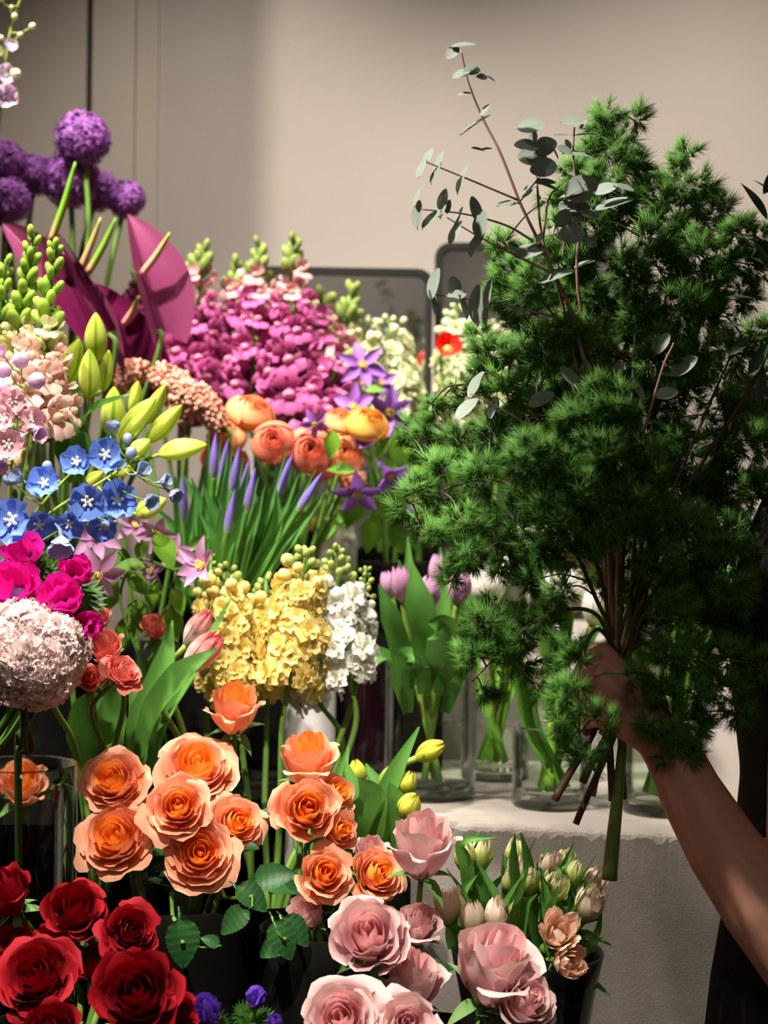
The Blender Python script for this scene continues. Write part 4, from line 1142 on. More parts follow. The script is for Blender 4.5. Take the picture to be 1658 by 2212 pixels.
lily([(200, 850, 1.72), (185, 920, 1.73), (165, 1020, 1.74), (160, 1120, 1.76)], [
    (207, 728, 1.70, 104, 50, 90, .1), (152, 783, 1.70, 108, 52, 68, .15), (192, 806, 1.66, 102, 48, 88, .2), (229, 800, 1.72, 88, 32, 82, .05), (142, 862, 1.73, 70, 30, 95, 0)],
    'lily', 'lily stem with four upright chartreuse buds',
    [([(190, 1000, 1.70), (180, 920, 1.68), (210, 880, 1.66), (288, 850, 1.66)], [.010, .016, .018, .002], (-.2, .7, .5)),
     ([(160, 1040, 1.72), (140, 960, 1.70), (122, 900, 1.69), (118, 840, 1.70)], [.012, .030, .026, .002], (.3, .1, .9)),
     ([(170, 1040, 1.70), (176, 980, 1.68), (160, 930, 1.67), (110, 905, 1.67)], [.012, .024, .022, .002], (.2, .5, .8))])
lily([(270, 960, 1.72), (245, 1010, 1.72), (215, 1080, 1.74), (200, 1140, 1.76)], [
    (243, 888, 1.71, 104, 52, 85, .2), (290, 862, 1.72, 80, 36, 78, .1), (298, 902, 1.67, 118, 46, 48, .15), (336, 872, 1.71, 96, 36, 62, .1), (357, 914, 1.68, 106, 42, 47, .12),
    (396, 971, 1.66, 104, 48, 12, .1), (303, 968, 1.66, 56, 38, 40, .3), (328, 1096, 1.64, 74, 46, 30, .3), (203, 1036, 1.66, 54, 34, 40, .3), (270, 1015, 1.68, 50, 30, 20, .3)],
    'lily', 'lily stem with many chartreuse buds fanning towards the celosia',
    [([(230, 1060, 1.72), (270, 1010, 1.71), (300, 990, 1.69), (330, 1015, 1.67)], [.010, .014, .012, .002], (-.1, .8, .5))])
lily([(30, 1060, 1.66), (50, 1120, 1.68), (100, 1190, 1.72)], [(42, 1005, 1.63, 96, 60, 52, .2, 1)], 'lily', 'single cream brown lily bud at the picture edge')

# ------------------------------------------------------------------ alliums
def allium_mesh():
    b = MB(); n = 330
    r = random.Random(4)
    b.addm(ellipsoid(.40, .40, .40, (0, 0, 0), 12, 8))
    tpl = [petal(0.24, 0.062, 0.1, -0.5, 1.0, nu=3, nv=4, base=.2)]
    for i in range(n):
        z = 1 - 2 * (i + .5) / n; a = i * 2.399963; q = math.sqrt(1 - z * z)
        v = Vector((q * math.cos(a), q * math.sin(a), z)); rr = r.uniform(.68, .90)
        b.addm(tube([v * .3, v * rr], 0.012, 4, False))
        Fm = frame(v * rr, v)
        for k in range(6):
            b.addm(tpl[0], Fm @ rotz(k * 1.047 + r.random()) @ Matrix.Rotation(r.uniform(.15, .7), 4, 'X'))
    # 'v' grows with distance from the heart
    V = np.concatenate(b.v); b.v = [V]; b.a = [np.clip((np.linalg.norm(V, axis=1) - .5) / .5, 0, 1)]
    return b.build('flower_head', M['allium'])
for px, py, r, d, lab in (
    (178, 301, 66, 2.06, 'topmost purple allium ball against the wall'),
    (152, 388, 70, 2.09, 'large purple allium ball just below the topmost one'),
    (272, 430, 46, 2.10, 'smallest purple allium ball, nearest the bare wall'),
    (212, 412, 50, 2.14, 'purple allium ball behind, next to the smallest one'),
    (10, 352, 54, 2.06, 'purple allium ball cut by the picture edge, the upper one'),
    (74, 378, 50, 2.12, 'dim purple allium ball between the edge and the middle ones'),
    (14, 434, 58, 2.05, 'purple allium ball cut by the picture edge, the lower one')):
    c = P(px, py, d); R = r / FPX * d
    path = stem_path(c, Vector((rnd(-.1, .3), 0, 1)), VS['allium'], .12)
    e = thing('purple_allium', path[-1], lab, 'allium', 'purple alliums')
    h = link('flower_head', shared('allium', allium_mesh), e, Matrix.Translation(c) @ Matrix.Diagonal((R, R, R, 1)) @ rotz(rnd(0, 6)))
    h['kind'] = 'stuff'
    add_stem(e, path, 0.0036, 'stem_dark' if px < 100 else 'stem')

# ------------------------------------------------------------------ anthuriums
def spathe_mesh(mat):
    nu, nv = 13, 15
    u = np.linspace(-1, 1, nu); v = np.linspace(0, 1, nv)
    V = []; va = []
    for t in v:
        w = 0.40 * (math.sin(PI * min(1, 0.10 + 0.90 * t) ** 0.80) ** 0.75) if t < 1 else 0.0
        for x in u:
            y = t - 0.16 * (abs(x) ** 1.5) * (1 - t) ** 3
            z = 0.30 * (abs(x) ** 1.6) * w * 2 - 0.22 * (t - .2) ** 2 - 0.02 * math.cos(x * 9) * w
            V.append((x * w, y, z)); va.append(abs(x) * .6 + .4 * t)
    b = MB(); b.add(np.array(V), gridfaces(nu, nv), 0, va)
    return b.build('spathe', M[mat])
def anthurium(basepx, tippx, d, Lfac, facing, spad, mat, smat, label, wide=1.0):
    """spathe from base to tip, spadix (from, to)."""
    bs, tp = P(*basepx, d), P(*tippx, d + Lfac)
    y = (tp - bs); L = y.length
    path = stem_path(bs, Vector(((spad[1][0] - basepx[0]) * .2, 0, 60)), VS['anth'], .03)
    e = thing('plum_anthurium', path[-1], label, 'anthurium', 'plum anthuriums')
    me = shared(('spathe', mat), lambda: spathe_mesh(mat))
    y.normalize(); z = D(*facing); z = (z - y * z.dot(y)).normalized(); x = y.cross(z)
    R = Matrix((x, y, z)).transposed().to_4x4()
    link('spathe', me, e, Matrix.Translation(bs) @ R @ Matrix.Diagonal((L * wide, L, L, 1)))
    a, b_ = P(*spad[0], d - .012), P(*spad[1], d - .03)
    add_stem(e, catmull([a, (a + b_) / 2 + Vector((.002, 0, 0)), b_], 6), .004, smat, 'spadix', 9, taper=[.0046, .0046, .0042, .0034, .0014])
    add_stem(e, path, .0032, 'stem')
anthurium((345, 712), (292, 452), 1.93, .0, (.55, .15, .8), ((302, 598), (367, 503)), 'anth', 'spadix', 'rosy anthurium nearest the pink snapdragons, pink spadix crossing it', .62)
anthurium((150, 640), (4, 472), 1.92, .0, (-.2, .5, .8), ((112, 520), (120, 500)), 'anth', 'spadix', 'rosy anthurium pointing towards the picture edge', .46)
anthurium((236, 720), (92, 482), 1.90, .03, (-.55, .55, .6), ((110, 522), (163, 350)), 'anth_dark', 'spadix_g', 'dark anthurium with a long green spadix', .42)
anthurium((238, 790), (180, 585), 1.94, .0, (.1, .4, .9), ((152, 625), (218, 470)), 'anth', 'spadix', 'anthurium with a pink spadix tipped yellow green', .42)
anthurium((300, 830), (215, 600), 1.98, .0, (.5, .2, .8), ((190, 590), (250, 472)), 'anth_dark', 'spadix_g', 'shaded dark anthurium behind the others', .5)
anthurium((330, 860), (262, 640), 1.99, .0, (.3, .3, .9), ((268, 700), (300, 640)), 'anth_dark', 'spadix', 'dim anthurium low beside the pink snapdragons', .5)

# ------------------------------------------------------------------ pink snapdragons
PK = ('snap', 'snap_lip', 'snap_half', 'snap_bud')
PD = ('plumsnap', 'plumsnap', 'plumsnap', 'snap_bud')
for x0, y0, x1, y1, d, vz, n, bl, cols, lab in (
    (350, 830, 384, 576, 2.12, 'snap1', 32, .60, PK, 'pink snapdragon spike beside the rosy anthurium'),
    (412, 838, 440, 535, 2.10, 'snap1', 40, .60, PK, 'tall pink snapdragon spike, first of the tall tips beside the anthurium'),
    (480, 850, 512, 572, 2.14, 'snap1', 36, .64, PK, 'pink snapdragon spike in the gap between the tall tips'),
    (540, 870, 560, 530, 2.10, 'snap2', 42, .62, PK, 'pink snapdragon spike whose green tip leans over the mirror corner'),
    (636, 900, 632, 522, 2.07, 'snap2', 48, .66, PK, 'fullest pink snapdragon spike, standing before the lower mirror'),
    (700, 880, 764, 622, 2.14, 'snap2', 34, .52, ('snap_half', 'snap_half', 'snap_cream', 'snap_bud'), 'pale snapdragon spike with cream tip leaning across the mirror'),
    (690, 890, 690, 640, 2.12, 'snap2', 30, .74, PK, 'pink snapdragon spike just beside the pale one'),
    (590, 880, 586, 640, 2.16, 'snap2', 30, .8, PK, 'pink snapdragon spike at the back of the mass'),
    (665, 930, 735, 780, 2.05, 'snap2', 22, .86, PK, 'short pink snapdragon spike tipped sideways above the ranunculus'),
    (450, 900, 440, 680, 2.13, 'snap1', 26, .9, PK, 'low pink snapdragon spike above the celosia'),
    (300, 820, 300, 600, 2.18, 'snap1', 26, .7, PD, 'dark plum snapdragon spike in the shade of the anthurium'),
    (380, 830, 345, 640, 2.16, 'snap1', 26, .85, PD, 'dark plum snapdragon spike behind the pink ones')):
    snapdragon(x0, y0, x1, y1, d, d + .02, VS[vz], lab, 'pink snapdragons', cols, n, 0.042, bl)

# ------------------------------------------------------------------ salmon celosia
def celosia(pts, rpx, d, label):
    line = catmull([P(x, y, d) for x, y in pts], 6)
    path = stem_path(line[-1], Vector(line[-2]) - Vector(line[-1]), VS['celo'], .02)
    e = thing('salmon_celosia', path[-1], label, 'celosia', 'salmon celosias')
    o = np.array(path[-1]); b = MB(); r = np.random.default_rng(int(pts[0][0]))
    R = rpx / FPX * d
    n = 850
    tt = r.random(n); idx = (tt * (len(line) - 1)).astype(int)
    ball = ellipsoid(1, 1, 1, (0, 0, 0), 6, 5)
    for k in range(n):
        v = r.normal(0, 1, 3); v /= np.linalg.norm(v)
        c = line[idx[k]] + v * R * (0.65 + .35 * math.sin(tt[k] * PI)) * r.uniform(.75, 1.0)
        s = R * r.uniform(.08, .16)
        b.add(ball[0] * s * np.array([1, 1, 1.2]) + c - o, ball[1], 0, np.full(len(ball[0]), r.random()))
    b.addm(rel(tube(line, R * .6, 8), o))
    h = link('flower_head', b.build('flower_head', M['celosia']), e, WM[e]); h['kind'] = 'stuff'
    add_stem(e, path, .003, 'stem')
celosia([(300, 800), (260, 815), (240, 850)], 34, 1.95, 'salmon celosia plume behind the lily buds')
celosia([(350, 810), (390, 850), (400, 900)], 40, 1.93, 'salmon celosia plume between lily buds and snapdragons')
celosia([(385, 838), (440, 870), (475, 925)], 34, 1.92, 'salmon celosia plume reaching the ranunculus')

# ------------------------------------------------------------------ ranunculus
def ranunculus_meshes(mat, seed):
    r = random.Random(seed); heart = MB(); outer = []
    N = 20
    for k in range(N):
        t = k / (N - 1)
        p = wrap(1.35 - .35 * t, 1.10 - .12 * t, .10 + .25 * t, .10 + .62 * t, .10 + .30 * t, -.16 * t, .008, r.uniform(0, 9))
        if k < 10: heart.addm(p, rotz(k * 2.4))
        else:
            b = MB(); b.addm(p); outer.append((b.build('petal', M[mat]), k * 2.4))
    heart.addm(lathe([(.001, -.05), (.2, 0), (.5, .2), (.7, .5), (.6, .8), (.2, .9)], 12))
    return heart.build('bloom', M[mat]), outer
for px, py, r, d, ax, mat, lab in (
    (592, 957, 42, 1.92, (-.05, .35, .93), 'ran_coral', 'round coral ranunculus facing the camera'),
    (790, 922, 42, 1.94, (.25, .70, .62), 'ran_yellow', 'golden yellow ranunculus beside the purple clematis'),
    (668, 976, 46, 1.93, (.1, .3, .92), 'ran_coral', 'orange red ranunculus just beside the round coral one'),
    (540, 898, 46, 1.96, (.3, .75, .55), 'ran_peach', 'loose peach ranunculus on top of the group'),
    (492, 950, 42, 1.95, (-.3, .5, .8), 'ran_peach', 'peach ranunculus next to the celosia'),
    (738, 984, 42, 1.94, (.2, .4, .9), 'ran_peach', 'orange peach ranunculus behind the bright clematis leaf'),
    (736, 915, 34, 1.98, (0, .75, .6), 'ran_peach', 'small peach ranunculus beside the yellow one'),
    (500, 1002, 36, 1.97, (-.2, .3, .9), 'ran_peach', 'peach ranunculus low behind the iris tips'),
    (690, 1010, 30, 1.97, (.1, .1, .9), 'ran_coral', 'small coral ranunculus low in the group'),
    (465, 985, 28, 1.99, (-.4, .4, .8), 'ran_coral', 'coral ranunculus half hidden by iris tips'),
    (760, 1040, 26, 1.99, (.2, .0, .9), 'ran_peach', 'small peach ranunculus drooping below the others')):
    axv = D(*ax); R = r / FPX * d * 1.12
    base = P(px, py, d) - axv * R * .5
    path = stem_path(base, axv, VS['ran'], .05)
    e = thing('ranunculus', path[-1], lab, 'ranunculus', 'ranunculus blooms')
    hm, outer = shared(('ran', mat), lambda: ranunculus_meshes(mat, 3))
    B = frame(base, axv, (0, 0, 1), R * 1.08) @ rotz(rnd(0, 6))
    bl = link('bloom', hm, e, B)
    for me, ph in outer: link('petal', me, bl, B @ rotz(ph))
    add_stem(e, path, .0026, 'stem')

# ------------------------------------------------------------------ irises in bud
def iris_bud_mesh():
    nu, nv = 12, 10
    th = np.linspace(0, 2 * PI, nu, endpoint=False); V = []
    for v in np.linspace(0, 1, nv):
        r = 0.5 * math.sin(PI * (0.12 + 0.86 * v ** .8)) ** 0.9
        tw = th + v * 1.6
        rr = r * (1 + .18 * np.cos(3 * tw))
        V.append(np.stack([rr * np.cos(th), rr * np.sin(th), np.full(nu, v)], 1))
    b = MB(); b.add(np.concatenate(V), gridfaces(nu, nv, True), 0, np.repeat(np.linspace(0, 1, nv), nu))
    return b.build('bud', M['iris'])
for k, (tx, ty, bx, by, d, lab) in enumerate((
    (466, 935, 450, 1230, 1.80, 'iris bud with the highest tip, next to the celosia'),
    (492, 950, 440, 1240, 1.83, 'slim iris bud second from the celosia'),
    (517, 965, 470, 1250, 1.78, 'iris bud with a broad violet tip in the middle of the fan'),
    (540, 990, 480, 1250, 1.81, 'iris bud leaning just past the middle of the fan'),
    (552, 1010, 500, 1260, 1.77, 'short iris bud in front of the coral ranunculus'),
    (632, 980, 540, 1240, 1.82, 'iris bud under the orange red ranunculus'),
    (696, 1020, 560, 1240, 1.79, 'iris bud leaning farthest towards the clematis'),
    (394, 1028, 400, 1230, 1.80, 'iris bud farthest towards the lily buds'),
    (508, 1055, 470, 1260, 1.76, 'low iris bud in front of the fan'))):
    tip, low = P(tx, ty, d), P(bx, by, d + .02)
    T = (tip - low).normalized(); L = (tip - low).length
    bl = 0.055
    base = tip - T * bl
    path = np.concatenate([catmull([base + T * .01, (base + low) / 2, low], 6)[:-1], stem_path(low, T, VS['iris'], .03)])
    e = thing('iris', path[-1], lab, 'iris', 'irises in bud')
    link('bud', shared('irisbud', iris_bud_mesh), e, frame(base, T, (0, 1, 0), (.0095, .0095, bl)) @ rotz(k))
    add_stem(e, path, .0034, 'leaf_iris')
    sd = T.cross(Vector((0, 1, 0))).normalized()
    for s, hgt, w in ((-1, .92, .013), (1, .72, .015), (-.3, .55, .016), (.6, 1.05, .010)):
        a = low - T * .03 + sd * s * .004; m = low + T * L * hgt * .5 + sd * s * .010; t = low + T * L * hgt * .95 + sd * s * (.014 + .02 * (hgt < .8))
        add_ribbon(e, [a, m, t], [w, w * 1.1, w * .8, .001], D(.1 * s, .2, .9), 'leaf_iris', 'leaf', .5, 7)

# ------------------------------------------------------------------ clematis
def clem_petal(mat, W=.34, bend=-.5):
    b = MB(); b.addm(petal(1.0, W, .45, bend, 1.0, nu=7, nv=9, wpow=.85, base=.12)); return b.build('petal', M[mat])
def clematis(vine, flowers, leaves, vz, mat, label, group=None):
    path = catmull([P(*p) for p in vine], 8)
    full = np.concatenate([path[:-1], stem_path(path[-1], Vector(path[-2]) - Vector(path[-1]), VS[vz], .02)])
    e = thing('clematis', full[-1], label, 'clematis', group)
    add_stem(e, full, .0016, 'stem')
    def eye():
        b = MB(); b.addm(ellipsoid(.12, .12, .14, (0, 0, .10), 8, 6))
        for k in range(30):
            a = k * 2.4; q = .10 + .10 * (k % 4) / 3
            b.addm(tube([(.06 * math.cos(a), .06 * math.sin(a), .02), (q * math.cos(a), q * math.sin(a), .26)], .014, 4))
        return b.build('flower', M['clem_c'])
    def near(c): return Vector(path[int(np.argmin([(Vector(q) - c).length for q in path]))])
    for px, py, d, r, ax, n, tilt in flowers:
        c = P(px, py, d); R = r / FPX * d; a = D(*ax)
        B = frame(c, a, (0, 0, 1), R) @ rotz(rnd(0, 6))
        f = link('flower', shared('clemeye', eye), e, B)
        for k in range(n):
            link('petal', shared(('clem', mat, k % 2), lambda: clem_petal(mat, .40 if k % 2 else .46, -.5 + .6 * (k % 2))), f,
                 B @ rotz(k * 2 * PI / n + rnd(-.1, .1)) @ Matrix.Translation((0, .05, 0)) @ Matrix.Rotation(tilt + rnd(-.2, .2), 4, 'X'))
        q = near(c); add_stem(e, [q, (q + c) / 2 + Vector((0, .006, .004)), c], .0010, 'stem', 'flower_stalk', 5)
    lf = shared('clemleaf', lambda: plain_leaf('leaf_lime', 1, .55, .35, -.5))
    for px, py, d, L, ang, fc in leaves:
        c = P(px, py, d); l = L / FPX * d; dr = D(math.cos(math.radians(ang)), math.sin(math.radians(ang)), .2)
        put_leaf(e, c - dr * l * .5, dr, D(*fc), l, lf)
        q = near(c); add_stem(e, [q, (q + c - dr * l * .5) / 2, c - dr * l * .58], .0008, 'stem', 'leaf_stalk', 5)
clematis([(450, 1200, 1.70), (380, 1230, 1.71), (300, 1210, 1.70), (260, 1290, 1.70), (300, 1420, 1.71), (330, 1500, 1.71)], [
    (212, 1240, 1.64, 66, (.05, -.35, .8), 6, -.25), (205, 1165, 1.68, 60, (.1, .55, .8), 6, .1), (440, 1222, 1.66, 66, (-.55, .15, .7), 6, .55),
    (345, 1150, 1.70, 52, (-.2, -.3, .8), 6, .5), (375, 1195, 1.72, 44, (.3, .3, .8), 5, .4), (290, 1140, 1.72, 46, (.2, .6, .6), 6, .1), (330, 1230, 1.74, 46, (-.4, -.2, .8), 5, .5),
    (405, 1262, 1.70, 26, (.2, .5, .7), 5, .9)],
    [(358, 1190, 1.66, 92, -55, (.3, .5, .8)), (276, 1222, 1.68, 76, 175, (0, .7, .6)), (300, 1262, 1.70, 70, -40, (.2, .4, .8)), (262, 1200, 1.73, 60, 120, (-.2, .4, .8)),
     (330, 1290, 1.73, 70, -100, (0, .3, .9)), (385, 1300, 1.70, 66, -60, (.3, .5, .8)), (240, 1290, 1.74, 70, -110, (.1, .3, .9)), (300, 1330, 1.74, 80, -80, (0, .4, .8)),
     (430, 1170, 1.75, 50, 40, (.1, .4, .8)), (375, 1350, 1.72, 80, -75, (0, .5, .8)), (270, 1370, 1.75, 80, -95, (.2, .4, .8)), (310, 1180, 1.75, 60, 60, (0, .5, .8)), (350, 1420, 1.74, 90, -95, (.1, .4, .8))],
    'g3', 'clem_m', 'trailing mauve clematis with star-shaped flowers below the blue delphinium', None)
clematis([(780, 790, 2.03), (800, 880, 2.02), (790, 960, 2.00), (820, 1040, 1.99), (860, 1140, 2.00), (890, 1260, 2.01)], [
    (782, 790, 2.02, 56, (.1, .2, .9), 6, .15), (765, 880, 2.00, 54, (-.1, .2, .9), 6, .1), (838, 890, 2.02, 60, (.2, -.1, .8), 6, .4), (680, 915, 1.90, 36, (0, -.3, .9), 5, -.1),
    (792, 968, 1.93, 36, (0, .8, .5), 5, .7), (838, 1022, 1.94, 58, (.4, -.6, .5), 6, .5), (772, 1062, 1.92, 62, (.1, -.5, .7), 5, .3), (878, 1112, 1.92, 40, (.1, -.4, .8), 5, .5), (820, 830, 2.05, 44, (.3, .3, .8), 6, .2)],
    [(716, 962, 1.90, 66, -95, (.1, .2, .9)), (735, 1012, 1.91, 62, 170, (0, .6, .7)), (862, 978, 1.97, 84, -80, (.2, .3, .9)), (905, 1030, 1.96, 110, 25, (0, .6, .7)),
     (810, 840, 2.0, 44, 10, (0, .6, .7)), (875, 1060, 1.98, 84, -20, (.1, .5, .8)), (820, 1100, 1.98, 74, -130, (0, .4, .8)), (760, 1105, 2.0, 80, -110, (0, .4, .8)),
     (800, 1155, 1.99, 86, -100, (.1, .4, .8)), (740, 1120, 2.02, 80, 200, (.1, .4, .8)), (860, 1160, 1.99, 80, -70, (.1, .4, .8)), (700, 1150, 2.02, 80, -140, (0, .4, .8)),
     (840, 950, 2.02, 60, 60, (0, .4, .8)), (900, 1100, 2.0, 80, -60, (.1, .5, .7))],
    'clem', 'clem_p', 'purple clematis vine drooping past the ranunculus', None)

# ------------------------------------------------------------------ stocks
SY, SW, SC = ('stock_y', 'stock_bud'), ('stock_w', 'stock_bud'), ('stock_c', 'stock_c')
for x0, y0, x1, y1, d, vz, m, n, size, rad, bl, lab in (
    (515, 1530, 488, 1225, 1.685, 'stock', SY, 60, .023, .019, .78, 'yellow stock spike beside the striped tulips'),
    (622, 1475, 660, 1190, 1.68, 'stock', SY, 70, .024, .026, .74, 'fullest yellow stock spike, next to the white one'),
    (755, 1470, 722, 1185, 1.70, 'stock', SW, 64, .023, .024, .62, 'white stock spike with green bud tip beside the tulip vase'),
    (690, 1520, 560, 1290, 1.75, 'stock', SW, 52, .022, .020, .80, 'shaded white stock spike behind the yellow ones'),
    (770, 1420, 790, 1225, 1.72, 'stock', SW, 36, .016, .016, .52, 'slim white stock spike in bud behind the fuller white one'),
    (575, 1500, 575, 1250, 1.73, 'stock', SY, 50, .022, .020, .70, 'yellow stock spike at the back, mostly covered'),
    (450, 1500, 455, 1200, 1.74, 'stock', SY, 46, .015, .014, .66, 'slender yellow stock spike behind the striped tulips'),
    (800, 905, 785, 690, 2.17, 'cream', SC, 44, .024, .026, .72, 'cream stock spike next to the purple clematis'),
    (858, 900, 838, 690, 2.20, 'cream', SC, 50, .025, .028, .80, 'cream stock spike just left of the mirror upright'),
    (1000, 905, 985, 660, 2.20, 'cream2', SC, 54, .025, .028, .74, 'cream stock spike just past the mirror upright'),
    (1075, 900, 1062, 700, 2.22, 'cream2', SC, 46, .025, .028, .80, 'cream stock spike partly hidden by fern needles')):
    stock(x0, y0, x1, y1, d, d + .01, VS[vz], lab, 'stock flowers', m[0], m[1], n, size, rad, bl)
cupflower('red_flower', 966, 748, 28, 2.12, (.1, .4, .9), 'redflower', 'clem_c', 'cream2', 'small bright red bloom among the cream stock', 'flower', None, 6, .6, leaf=False)

# ------------------------------------------------------------------ tulips on the plinth
lt = []
for px, py, L, w, d, ax, lab in (
    (866, 1262, 78, 46, 1.79, (-.15, .95, .1), 'lilac tulip with parted petals at the outer side of its vase'),
    (926, 1280, 72, 52, 1.77, (.05, .98, .1), 'palest lilac tulip in the middle of its vase'),
    (942, 1232, 70, 34, 1.84, (.05, .98, 0), 'slim lilac tulip behind the palest one'),
    (993, 1268, 74, 52, 1.79, (.15, .97, .1), 'lilac tulip touching the fern needles'),
    (838, 1262, 56, 34, 1.84, (-.25, .95, .0), 'small lilac tulip nearest the white stock')):
    lt.append(tulip(px, py, L, w, d, ax, 'tul_lilac', VS['lilac'], lab, 'lilac tulips', .12 if 'parted' in lab else .05, leaves=0, name='lilac_tulip', stemr=.0042))
for k, pts, w, fc in (
    (0, [(870, 1480, 1.80), (860, 1400, 1.78), (840, 1330, 1.77), (818, 1262, 1.77)], [.012, .026, .024, .002], (.3, .2, .9)),
    (1, [(915, 1500, 1.79), (925, 1400, 1.76), (905, 1300, 1.75), (890, 1215, 1.76)], [.014, .034, .032, .002], (-.1, .1, .9)),
    (1, [(950, 1500, 1.79), (960, 1420, 1.75), (955, 1360, 1.73), (925, 1345, 1.72)], [.014, .040, .036, .004], (-.2, .4, .8)),
    (2, [(935, 1480, 1.82), (950, 1380, 1.82), (955, 1280, 1.83), (950, 1180, 1.84)], [.012, .022, .018, .002], (.1, .1, .9)),
    (3, [(970, 1500, 1.80), (990, 1430, 1.77), (1010, 1370, 1.76), (1000, 1300, 1.76)], [.014, .032, .034, .002], (.3, .2, .9)),
    (3, [(985, 1480, 1.83), (1005, 1400, 1.83), (1000, 1330, 1.84), (1015, 1270, 1.84)], [.012, .028, .030, .002], (-.2, .2, .9)),
    (4, [(880, 1500, 1.81), (840, 1430, 1.80), (810, 1420, 1.78), (780, 1470, 1.76)], [.012, .024, .026, .002], (.1, .7, .6)),
    (0, [(900, 1480, 1.82), (895, 1380, 1.82), (885, 1260, 1.84), (880, 1160, 1.85)], [.012, .018, .016, .002], (.1, .1, .9)),
    (2, [(880, 1540, 1.79), (868, 1460, 1.78), (880, 1420, 1.77), (905, 1430, 1.76)], [.012, .030, .026, .004], (.2, .3, .9)),
    (4, [(930, 1540, 1.84), (930, 1440, 1.85), (900, 1330, 1.86), (860, 1210, 1.86)], [.012, .022, .020, .002], (.1, .1, .9)),
    (1, [(960, 1540, 1.84), (985, 1440, 1.85), (975, 1330, 1.86), (985, 1210, 1.87)], [.012, .026, .022, .002], (.1, .1, .9))):
    blade(lt[k], pts, w, facing=fc)
for px, py, L, w, d, ax, vz, lab in (
    (1050, 1268, 90, 80, 1.86, (-.1, .95, .2), 'sm', 'big white tulip just past the lilac ones, behind the fern tips'),
    (1110, 1250, 92, 84, 1.88, (.05, .97, .2), 'sm', 'white tulip seen through the thin fern edge'),
    (1175, 1280, 96, 84, 1.80, (.0, .97, .2), 'wt', 'white tulip above the short glass vase'),
    (1240, 1275, 90, 80, 1.82, (.1, .96, .2), 'wt', 'white tulip close to the fern stems'),
    (1290, 1310, 80, 70, 1.80, (.2, .95, .2), 'wt', 'white tulip right behind the hand'),
    (1560, 1330, 80, 66, 1.78, (.0, .97, .2), 'wt2', 'white tulip behind the dark side of the fern'),
    (1630, 1350, 84, 70, 1.80, (.15, .96, .2), 'wt2', 'white tulip at the picture edge behind the fern'),
    (1480, 1345, 80, 66, 1.80, (.0, .97, .2), 'wt2', 'white tulip behind the middle of the fern, hardly visible')):
    tulip(px, py, L, w, d, ax, 'tul_white', VS[vz], lab, 'white tulips', .1, leaves=2, name='white_tulip', lw=.024, leaflen=.15, stemr=.0045)

# leaves standing in the water of the clear vases
def vase_leaves(e, vz, n, height, w=.016, mat='leaf_tulip'):
    for k in range(n):
        a = k * 2.4 + .4; r = vz.r * rnd(.35, .72); q = vz.r * .62
        p0 = Vector((vz.x + math.cos(a + 2.6) * r * .7, vz.y + math.sin(a + 2.6) * r * .7, vz.zb + .008))
        p1 = Vector((vz.x + math.cos(a) * q, vz.y + math.sin(a) * q, vz.z + vz.h))
        h = height * rnd(.7, 1.15)
        p2 = Vector((vz.x + math.cos(a) * q * 1.6, vz.y + math.sin(a) * q * 1.6, vz.z + vz.h + h * .6))
        p3 = p2 + Vector((math.cos(a) * .02, math.sin(a) * .02, h * .4))
        add_ribbon(e, [p0, p0.lerp(p1, .5), p1, p2, p3], [w * .5, w * .8, w, w, .002], D(rnd(-.4, .4), .2, .9), mat, 'leaf', .35, 5)
wts = [o for o in WM if o.name.startswith('white_tulip')]
for o, vz, n, h, m in ((wts[2], 'wt', 5, .10, 'leaf_lime'), (wts[3], 'wt', 5, .12, 'leaf_tulip'), (wts[5], 'wt2', 6, .12, 'leaf_lime'), (wts[6], 'wt2', 6, .10, 'leaf_lime'), (wts[7], 'wt2', 4, .12, 'leaf_tulip'), (wts[0], 'sm', 4, .10, 'leaf_lime'), (wts[1], 'sm', 3, .12, 'leaf_tulip')):
    vase_leaves(o, VS[vz], n, h, mat=m)

# ------------------------------------------------------------------ yellow tulip buds
yt = []
for px, py, L, w, d, ax, lab in (
    (929, 1622, 66, 46, 1.60, (.86, .50, .1), 'yellow tulip bud bending away on its stem before the glass vase'),
    (880, 1690, 52, 42, 1.57, (.35, .90, .2), 'yellow tulip bud between two others'),
    (884, 1740, 62, 52, 1.54, (.45, .80, .4), 'lowest yellow tulip bud, just above the concrete'),
    (772, 1668, 56, 40, 1.60, (-.2, .95, .2), 'yellow tulip bud beside the peach row')):
    yt.append(tulip(px, py, L, w, d, ax, 'tul_yel', VS['yel'], lab, 'yellow tulips', .0, leaves=0, name='yellow_tulip', stemr=.0036))
for k, pts, w, fc in (
    (0, [(800, 1860, 1.60), (820, 1760, 1.58), (860, 1660, 1.57), (905, 1570, 1.57)], [.014, .026, .018, .002], (-.4, .2, .8)),
    (1, [(790, 1870, 1.58), (800, 1790, 1.55), (800, 1720, 1.54), (775, 1680, 1.53)], [.014, .032, .034, .002], (-.2, .4, .8)),
    (2, [(800, 1880, 1.57), (830, 1800, 1.55), (850, 1740, 1.54), (842, 1690, 1.54)], [.014, .032, .030, .002], (.2, .3, .9)),
    (3, [(760, 1880, 1.58), (770, 1800, 1.57), (760, 1720, 1.57), (745, 1640, 1.58)], [.012, .030, .026, .002], (.1, .3, .9)),
    (1, [(800, 1880, 1.59), (815, 1790, 1.60), (820, 1720, 1.60), (790, 1650, 1.61)], [.012, .030, .026, .002], (.1, .3, .9)),
    (0, [(780, 1860, 1.60), (760, 1780, 1.60), (735, 1700, 1.61), (752, 1612, 1.62)], [.012, .020, .018, .002], (.1, .3, .9))):
    blade(yt[k], pts, w, facing=fc)

